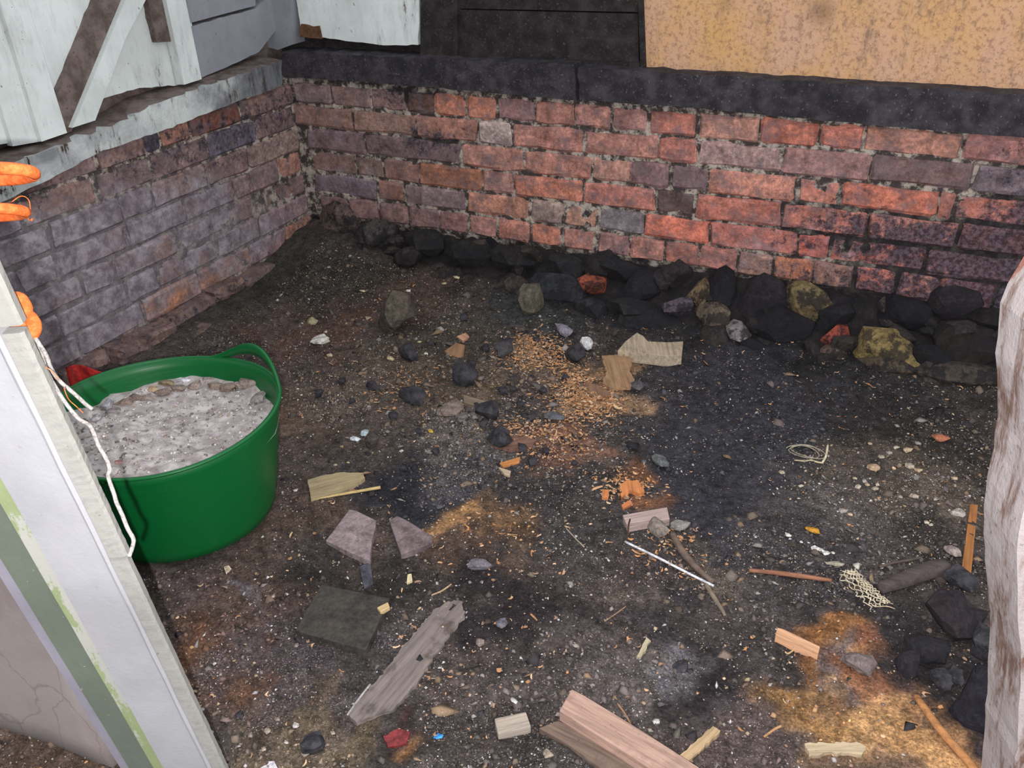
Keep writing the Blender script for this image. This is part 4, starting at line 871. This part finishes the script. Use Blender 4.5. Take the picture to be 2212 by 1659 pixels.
# stones and lumps with a look of their own
LUMPS = [
 ('flagstone', 858, 715, 44, 36, ROCK, (88,80,72), 'smooth brown rounded stone half buried behind the tub', 'stone', 1.0),
 ('stone_wedge', 1142, 662, 32, 24, ROCK, (98,94,82), 'pointed olive-grey stone by the rubble bank', 'stone', 1.2),
 ('grey_stone', 1218, 722, 22, 12, ROCK, (136,132,142), 'pale lilac-grey stone block above the shavings', 'stone', .9),
 ('plaster_lump', 1268, 752, 16, 14, ROCK, (214,214,216), 'white plaster lump beside the black cinder by the shavings', 'plaster', .9),
 ('plaster_flake', 692, 738, 17, 20, ROCK, (206,202,196), 'white crumpled plaster flake on brown earth behind the tub', 'plaster', .4),
 ('pebble', 674, 700, 12, 9, ROCK, (150,142,112), 'olive pebble above the white crumpled plaster flake', 'pebble', .7),
 ('plaster_flake', 768, 950, 14, 8, ROCK, (214,216,222), 'small white plaster flake right of the tub', 'plaster', .4),
 ('plaster_flake', 790, 935, 10, 10, ROCK, (168,182,190), 'pale bluish flake right of the tub next to the white one', 'plaster', .4),
 ('yellow_chip', 932, 934, 8, 5, ROCK, (204,170,72), 'small yellow chip among the grey ash', 'chip', .5),
 ('round_stone', 805, 962, 18, 15, ROCK, (76,70,66), 'round dark stone below the bluish flake', 'stone', .9),
 ('driftwood_lump', 1418, 1146, 26, 17, ROCK, (132,122,114), 'grey rounded lump leaning on the nailed offcut', 'stone', .9),
 ('grey_clod', 1470, 1140, 28, 13, ROCK, (142,138,132), 'crumbly light grey clod right of the rounded lump', 'clod', .6),
 ('dusty_stone', 1040, 1228, 36, 11, ROCK, (116,110,118), 'long dusty lilac-grey stone in the black patch', 'stone', .8),
 ('flat_stone', 1425, 1002, 20, 14, ROCK, (100,102,102), 'flat grey-green stone on the dark ground', 'stone', .5),
 ('slate_chip', 1200, 905, 24, 14, ROCK, (98,98,104), 'blue-grey slate chip below the shavings', 'slate', .5),
 ('grey_stone', 1380, 842, 16, 16, ROCK, (94,92,96), 'grey stone right of the shavings heap', 'stone', .6),
 ('mortar_lump', 1848, 1440, 30, 22, ROCK, (122,110,108), 'rounded grey mortar lump on the tan sand', 'mortar', .7),
 ('oval_pebble', 1808, 1221, 20, 7, ROCK, (166,160,142), 'long pale oval pebble above the netting', 'pebble', .7),
 ('pebble', 1850, 1226, 8, 8, ROCK, (206,202,190), 'round white pebble at the top of the netting', 'pebble', .7),
 ('pebble', 2052, 1192, 17, 15, ROCK, (158,142,138), 'pinkish flat pebble left of the orange lath', 'pebble', .5),
 ('pebble', 2065, 1110, 14, 11, ROCK, (170,162,154), 'light grey flat pebble near the top of the orange lath', 'pebble', .5),
 ('brick_chip', 2028, 952, 16, 9, ROCK, (176,112,86), 'red-orange brick chip on the gravel near the post', 'brick chip', .6),
 ('tan_chip', 1890, 1012, 14, 9, ROCK, (178,152,124), 'tan angular chip on the gravel', 'chip', .5),
 ('yellow_chip', 1755, 1146, 16, 8, ROCK, (190,140,50), 'dull mustard-yellow chip above the white chips', 'chip', .5),
 ('mustard_stone', 1046, 918, 12, 16, ROCK, (72,70,72), 'upright black-grey stone chip in the cinders', 'stone', .8),
 ('pale_slab', 968, 890, 26, 28, ROCK, (128,114,106), 'dull pinkish-grey flat slab among cinders', 'stone', .25),
 ('stone_chip', 1090, 770, 26, 22, ROCK, (74,72,74), 'dark grey angular stone left of the pale shavings', 'stone', .7),
 ('stone_chip', 1040, 1392, 10, 8, ROCK, (140,124,118), 'small pinkish stone right of the charred plank', 'stone', .7),
 ('stone_chip', 1080, 1350, 14, 10, ROCK, (104,100,110), 'small lilac-grey stone right of the charred plank', 'stone', .6),
 ('stone_chip', 1186, 1632, 10, 9, ROCK, (150,136,122), 'small beige stone below the split board', 'stone', .6),
 ('stone_chip', 1112, 1517, 8, 6, ROCK, (196,192,194), 'small white stone above the worn wood block', 'stone', .7),
 ('blue_cap', 947, 1592, 11, 5, PLASTIC, (56,136,206), 'small bright blue plastic cap', 'cap', .5),
 ('coal_lump', 684, 1610, 24, 25, COAL, (30,30,30), 'ribbed black coal lump at the bottom near the jamb', 'coal', .8),
 ('coal_lump', 518, 1547, 10, 9, COAL, (30,30,30), 'small black coal piece beside the jamb', 'coal', .6),
 ('coal_lump', 1240, 780, 24, 22, COAL, (30,30,30), 'black cinder lump beside the white plaster lump', 'coal', .9),
 ('coal_lump', 895, 868, 24, 18, COAL, (30,30,30), 'round black cinder nearest the tub', 'coal', .9),
 ('coal_lump', 998, 826, 26, 24, COAL, (30,30,30), 'blue-black cinder lump above the grey-brown wood strip', 'coal', .9),
 ('coal_lump', 886, 776, 20, 15, COAL, (30,30,30), 'black cinder lump below the smooth brown stone', 'coal', .9),
 ('coal_lump', 808, 842, 14, 10, COAL, (30,30,30), 'small flat black cinder between tub and cinder heap', 'coal', .8),
 ('coal_lump', 1062, 905, 30, 22, COAL, (30,30,30), 'broad black cinder clump below the grey-brown wood strip', 'coal', .8),
 ('coal_lump', 1080, 960, 34, 22, COAL, (30,30,30), 'black cinder clump left of the bark strip', 'coal', .7),
 ('coal_lump', 1470, 1440, 22, 12, COAL, (30,30,30), 'low black clinker in the dark patch', 'coal', .4),
 ('clinker', 2066, 1372, 52, 44, STONE, (58,50,54), 'large rounded dark clod at the right near the post', 'clod', .8),
 ('clinker', 2010, 1424, 44, 34, STONE, (52,50,54), 'dark grey clod left of the large rounded one', 'clod', .8),
 ('clinker', 1960, 1440, 38, 26, STONE, (56,52,60), 'dark clod at the edge of the tan sand', 'clod', .7),
 ('coal_lump', 2030, 1482, 20, 18, COAL, (30,30,30), 'black coal lump below the dark clods', 'coal', .9),
 ('coal_lump', 2060, 1470, 18, 18, COAL, (30,30,30), 'black coal lump next to the burnt stump', 'coal', .9),
 ('coal_lump', 2070, 1262, 36, 24, COAL, (30,30,30), 'black oval coal lump at the foot of the orange lath', 'coal', .7),
 ('coal_lump', 2122, 1395, 30, 34, COAL, (30,30,30), 'black lump against the post', 'coal', 1.0),
 ('grey_dust_lump', 1000, 905, 14, 10, ROCK, (118,110,108), 'grey dusty lump above the bark strip', 'stone', .6)]
for nm, px, py, rx, ry, mt, cl, lb, ct, hz in LUMPS: lump(nm, px, py, rx, ry, mt, cl, lb, ct, hz=hz)
# burnt stump by the post
s_ = fl(2104, 1552); V = []; n = 12; hs = np.linspace(0, .085, 8)
for i, z in enumerate(hs):
    for k in range(n):
        a = 6.283*k/n; r = .034*(1.05-.25*i/7)*(1+.25*(vnoise(k*1.3, i*.7)-.5)); V.append((r*math.cos(a)*1.0+z*.12, r*math.sin(a)*.9+z*.25, z+(.02*(vnoise(k*2.1, 3)-.5) if i == 7 else 0)))
Fc = [(i*n+k, i*n+(k+1) % n, (i+1)*n+(k+1) % n, (i+1)*n+k) for i in range(7) for k in range(n)]+[tuple(reversed(range(n))), tuple(7*n+k for k in range(n))]
o = mesh('burnt_stump', V, Fc, STONE, None, True); o.location = (s_[0], s_[1], s_[2]-.004); setcol(o, lin(48, 46, 56)); tag(o, 'burnt black stump standing against the foot of the post', 'stump')
# clusters of look-alikes
for i, (px, py, r) in enumerate([(1702,1157,8),(1731,1171,5),(1745,1173,6),(1760,1187,11),(1775,1190,8),(1785,1196,9),(1800,1195,6)]):
    lump('white_chip', px, py, r, r*.8, ROCK, (216,212,206), 'small white mortar chip in the line of chips above the netting', 'chip', 'white mortar chips in a line', hz=.35, sub=1)
for i, (px, py, r) in enumerate([(1846,1034,6),(1855,1052,7),(1868,1040,6),(1873,1049,7),(1890,1057,8),(1895,1048,7),(1920,980,8),(1958,975,11),(1905,990,7),(1935,968,7),(1982,960,8),(1985,1018,8),(1976,1074,9),(2000,1130,8),(2020,1080,7),(2060,1035,7),(1690,1022,8),(1730,1050,6),(1820,1105,9),(1836,1112,7),(1965,1010,10),(2010,1135,6),(1945,1075,6),(1880,960,6)]):
    lump('pale_pebble', px, py, r, r*.72, ROCK, [(178,164,146),(190,178,160),(166,154,148),(190,168,140)][i % 4], 'small pale pebble in the gravel patch left of the post', 'pebble', 'pale pebbles in the gravel patch', hz=.6, sub=1)
for i, (px, py, r) in enumerate([(1020,790,11),(850,905,13),(940,980,12),(1085,850,12),(1125,880,13),(1150,905,12),(1175,850,11),(905,935,9),(1110,845,9),(1030,880,10),(1150,1000,12),(1130,975,14),(1180,980,10),(690,855,14),(740,830,12),(760,870,9),(1050,760,12),(1000,690,12),(1095,745,12),(1160,740,11),(930,745,8),(1220,820,9),(870,1015,10),(1240,1005,10)]):
    lump('cinder', px, py, r, r*.8, COAL, (30,30,30), 'small black cinder in the heap between tub and shavings', 'cinder', 'small cinders in the middle heap', hz=.8, sub=1)
for i, (px, py, r) in enumerate([(700,1035,6),(640,1060,5),(725,1005,6),(752,1000,5),(868,975,6),(715,770,8),(845,778,9),(920,765,6),(795,690,7),(985,600,8),(880,625,7),(960,610,6),(780,600,7),(860,530,6),(1110,590,7),(905,740,5)]):
    lump('pale_crumb', px, py, r, r*.7, ROCK, [(190,176,142),(204,196,184),(176,160,136)][i % 3], 'small pale plaster crumb on the dark ground behind or beside the tub', 'crumb', 'pale crumbs around the tub', hz=.6, sub=1)
for i, (px, py, r) in enumerate([(590,1290,6),(465,1434,6),(640,1395,6),(580,1580,8),(640,1570,9),(600,1555,7),(720,1585,6),(830,1530,8),(660,1630,9),(570,1620,8),(620,1605,6),(540,1590,7),(1230,1510,7),(1420,1560,9),(1280,1480,6),(1000,1480,5),(1060,1520,5)]):
    lump('floor_pebble', px, py, r, r*.75, ROCK, [(168,154,140),(190,184,180),(140,128,120)][i % 3], 'small pale pebble on the brown floor at the front', 'pebble', 'pale pebbles at the front', hz=.6, sub=1)
slabpx('plaster_chip', [(483,1224),(494,1221),(500,1228),(488,1238)], .003, PLAIN, (206,190,166), 'cream plaster chip just below the green tub', 'chip', bev=.0005)

# pieces lying on the ash in the tub
def ontub(px, py):
    z = TUBC[2]+TUBH-.035
    for _ in range(4):
        q = on_z(px, py, z); z = TUBC[2]+float(TUBF(q[0], q[1]))
    q[2] = z; return q
EXTRA = [(px, py, rx, ry, .7, c, lb) for px, py, rx, ry, c, lb in [(275,872,20,12,(138,122,114),'dark clod on the ash left of the brown ones'),(318,862,14,8,(150,138,132),'grey-brown crumb on the ash behind the left clod'),(350,852,16,9,(128,114,106),'brown crumb on the ash below the back clod'),(385,842,18,9,(140,126,118),'brown crumb on the ash below the white shard'),(425,836,16,8,(150,136,128),'grey crumb on the ash right of the white shard'),(470,836,16,9,(140,124,112),'brown crumb on the ash left of the flat clod'),(515,836,18,10,(150,138,130),'grey-brown clod on the ash left of the handle clod'),(575,850,12,14,(160,150,148),'pale clod on the ash tight against the right rim'),(210,905,14,12,(164,160,164),'pale lump on the ash behind the hanging cord'),(245,890,16,10,(140,130,130),'grey lump on the ash beside the left rim')]]
for px, py, rx, ry, hz, c, lb in EXTRA + [(404,824,16,8,.5,(226,224,230),'white tile shard on the ash at the back of the tub'),(332,842,18,11,.4,(190,164,134),'tan chip on the ash at the back left of the tub'),(364,830,16,9,.7,(146,128,104),'brown clod on the ash at the back of the tub'),
     (450,826,20,9,.7,(160,148,146),'grey clod on the ash near the tub handle'),(545,835,26,14,.8,(146,132,126),'large brown-grey clod on the ash under the tub handle'),(560,860,16,14,.8,(152,142,142),'grey clod on the ash at the right side of the tub'),(300,862,18,10,.6,(128,112,104),'dark brown clod on the ash at the left of the tub'),(490,842,20,9,.6,(132,116,106),'flat brown clod on the ash behind the middle'),(232,880,16,12,.9,(160,158,164),'light grey lump on the ash at the left rim'),(258,1000,14,8,.3,(168,130,122),'pink plaster piece on the ash at the front rim')]:
    q = ontub(px, py); s = float(np.dot(q-CAM, -ROT[:, 2]))/F
    o = rock('clod', q+np.array([0, 0, rx*s*.3*hz]), (rx*s*1.35, ry*s*1.7, rx*s*hz*.9), int(px), ROCK, lin(*c), rz=.45, sub=2); tag(o, lb, 'clod')

# red plastic piece behind the tub
q = [on_x(140, 798, .16), on_x(166, 786, .14), on_x(300, 806, .17)]
zr = .19; a = on_z(143, 800, zr); b_ = on_z(168, 787, zr+.005); c = on_z(290, 812, zr)
V = []; K = 14
for i in range(K+1):
    t = i/K; p = a+(c-a)*t+(b_-(a+(c-a)*.2))*math.exp(-((t-.2)/.22)**2)*.9
    V += [(p[0], p[1], p[2]), (p[0]+.03, p[1]-.035, float(hfloor(p[0], p[1]))+.002)]
Fc = [(2*i, 2*i+1, 2*i+3, 2*i+2) for i in range(K)]
o = mesh('plastic_scoop', V, Fc, PLASTIC, None, True); so = o.modifiers.new('t', 'SOLIDIFY'); so.thickness = .004; setcol(o, lin(172, 44, 40))
tag(o, 'red plastic scoop mostly hidden behind the green tub', 'scoop')

# ------------------------------------------------------------------ orange twine and white cord on the jamb
ORG = m_rough('orange_twine', lin(214, 92, 40), lin(244, 132, 70), lin(190, 78, 36), 120, .8, .002, .6)
dj = float((FR[4]-CAM)@(-ROT[:, 2]))
def at(px, py, dd=0.0): return at_depth(px, py, dj+dd)
sx = dj/F
root = empty('twine_hank', at(20, 420)); tag(root, 'loops of orange baler twine sticking out from the jamb top', 'twine')
def ring(cx, cy, ax_, ay, rad, dd, n=48):
    P = []
    for k in range(n+1):
        t = 2*math.pi*k/n; P.append(at(cx+ax_*math.cos(t), cy+ay*math.sin(t), dd+.03*math.sin(t)))
    return P
for (cx, cy, ax_, ay, rd, dd) in [(-10,376,84,13,.0058,.0),(-20,459,74,9,.0052,.0)]:
    o = tube('loop', ring(cx, cy, ax_, ay, rd, dd), rd, ORG, None, 10); unparent_fix(o, root)
for (cx, cy, ax_, ay, rd) in [(48,676,14,32,.007),(64,706,16,24,.007)]:
    P = [at(cx-14+ax_*math.cos(t)*1.5, cy+ay*math.sin(t), .02) for t in np.linspace(-1.6, 1.7, 16)]
    o = tube('loop', P, rd, ORG, None, 8); unparent_fix(o, root)
for pts in [[(20,440),(45,424),(62,432),(66,458),(68,462)],[(60,470),(64,476),(70,472),(68,478)],[(98,792),(115,805),(126,820)],[(138,838),(148,862),(165,878),(180,892)]]:
    o = tube('fibre', smooth_pts([at(px, py, .01) for px, py in pts], 5), .0005, ORG, None, 4); unparent_fix(o, root)
CORDM = m_objcol('white_cord', 300, .3, .8, .6, .001)
P1 = [at(70,722,.02), at(84,742,.02), at(100,768,.03), at(110,795,.04), at(128,822,.05), at(160,850,.06), at(186,874,.07), at(200,884,.07)]
P2 = [at(74,728,.035), at(86,752,.04), at(100,800,.05), at(130,853,.05), at(152,884,.05), at(172,906,.05), at(196,922,.06), at(212,960,.06), at(230,992,.06), at(237,1014,.06), at(234,1030,.06), at(246,1066,.055), at(252,1086,.05), at(264,1112,.045), at(276,1142,.04), at(288,1164,.035), at(286,1182,.03), at(279,1202,.02)]
root2 = empty('hanging_cord', P1[0]); tag(root2, 'thin white cord hanging down beside the jamb in front of the tub', 'cord')
for P in (P1, P2):
    o = tube('strand', smooth_pts(P, 6), .0021, CORDM, None, 8); setcol(o, lin(158, 152, 148)); unparent_fix(o, root2)
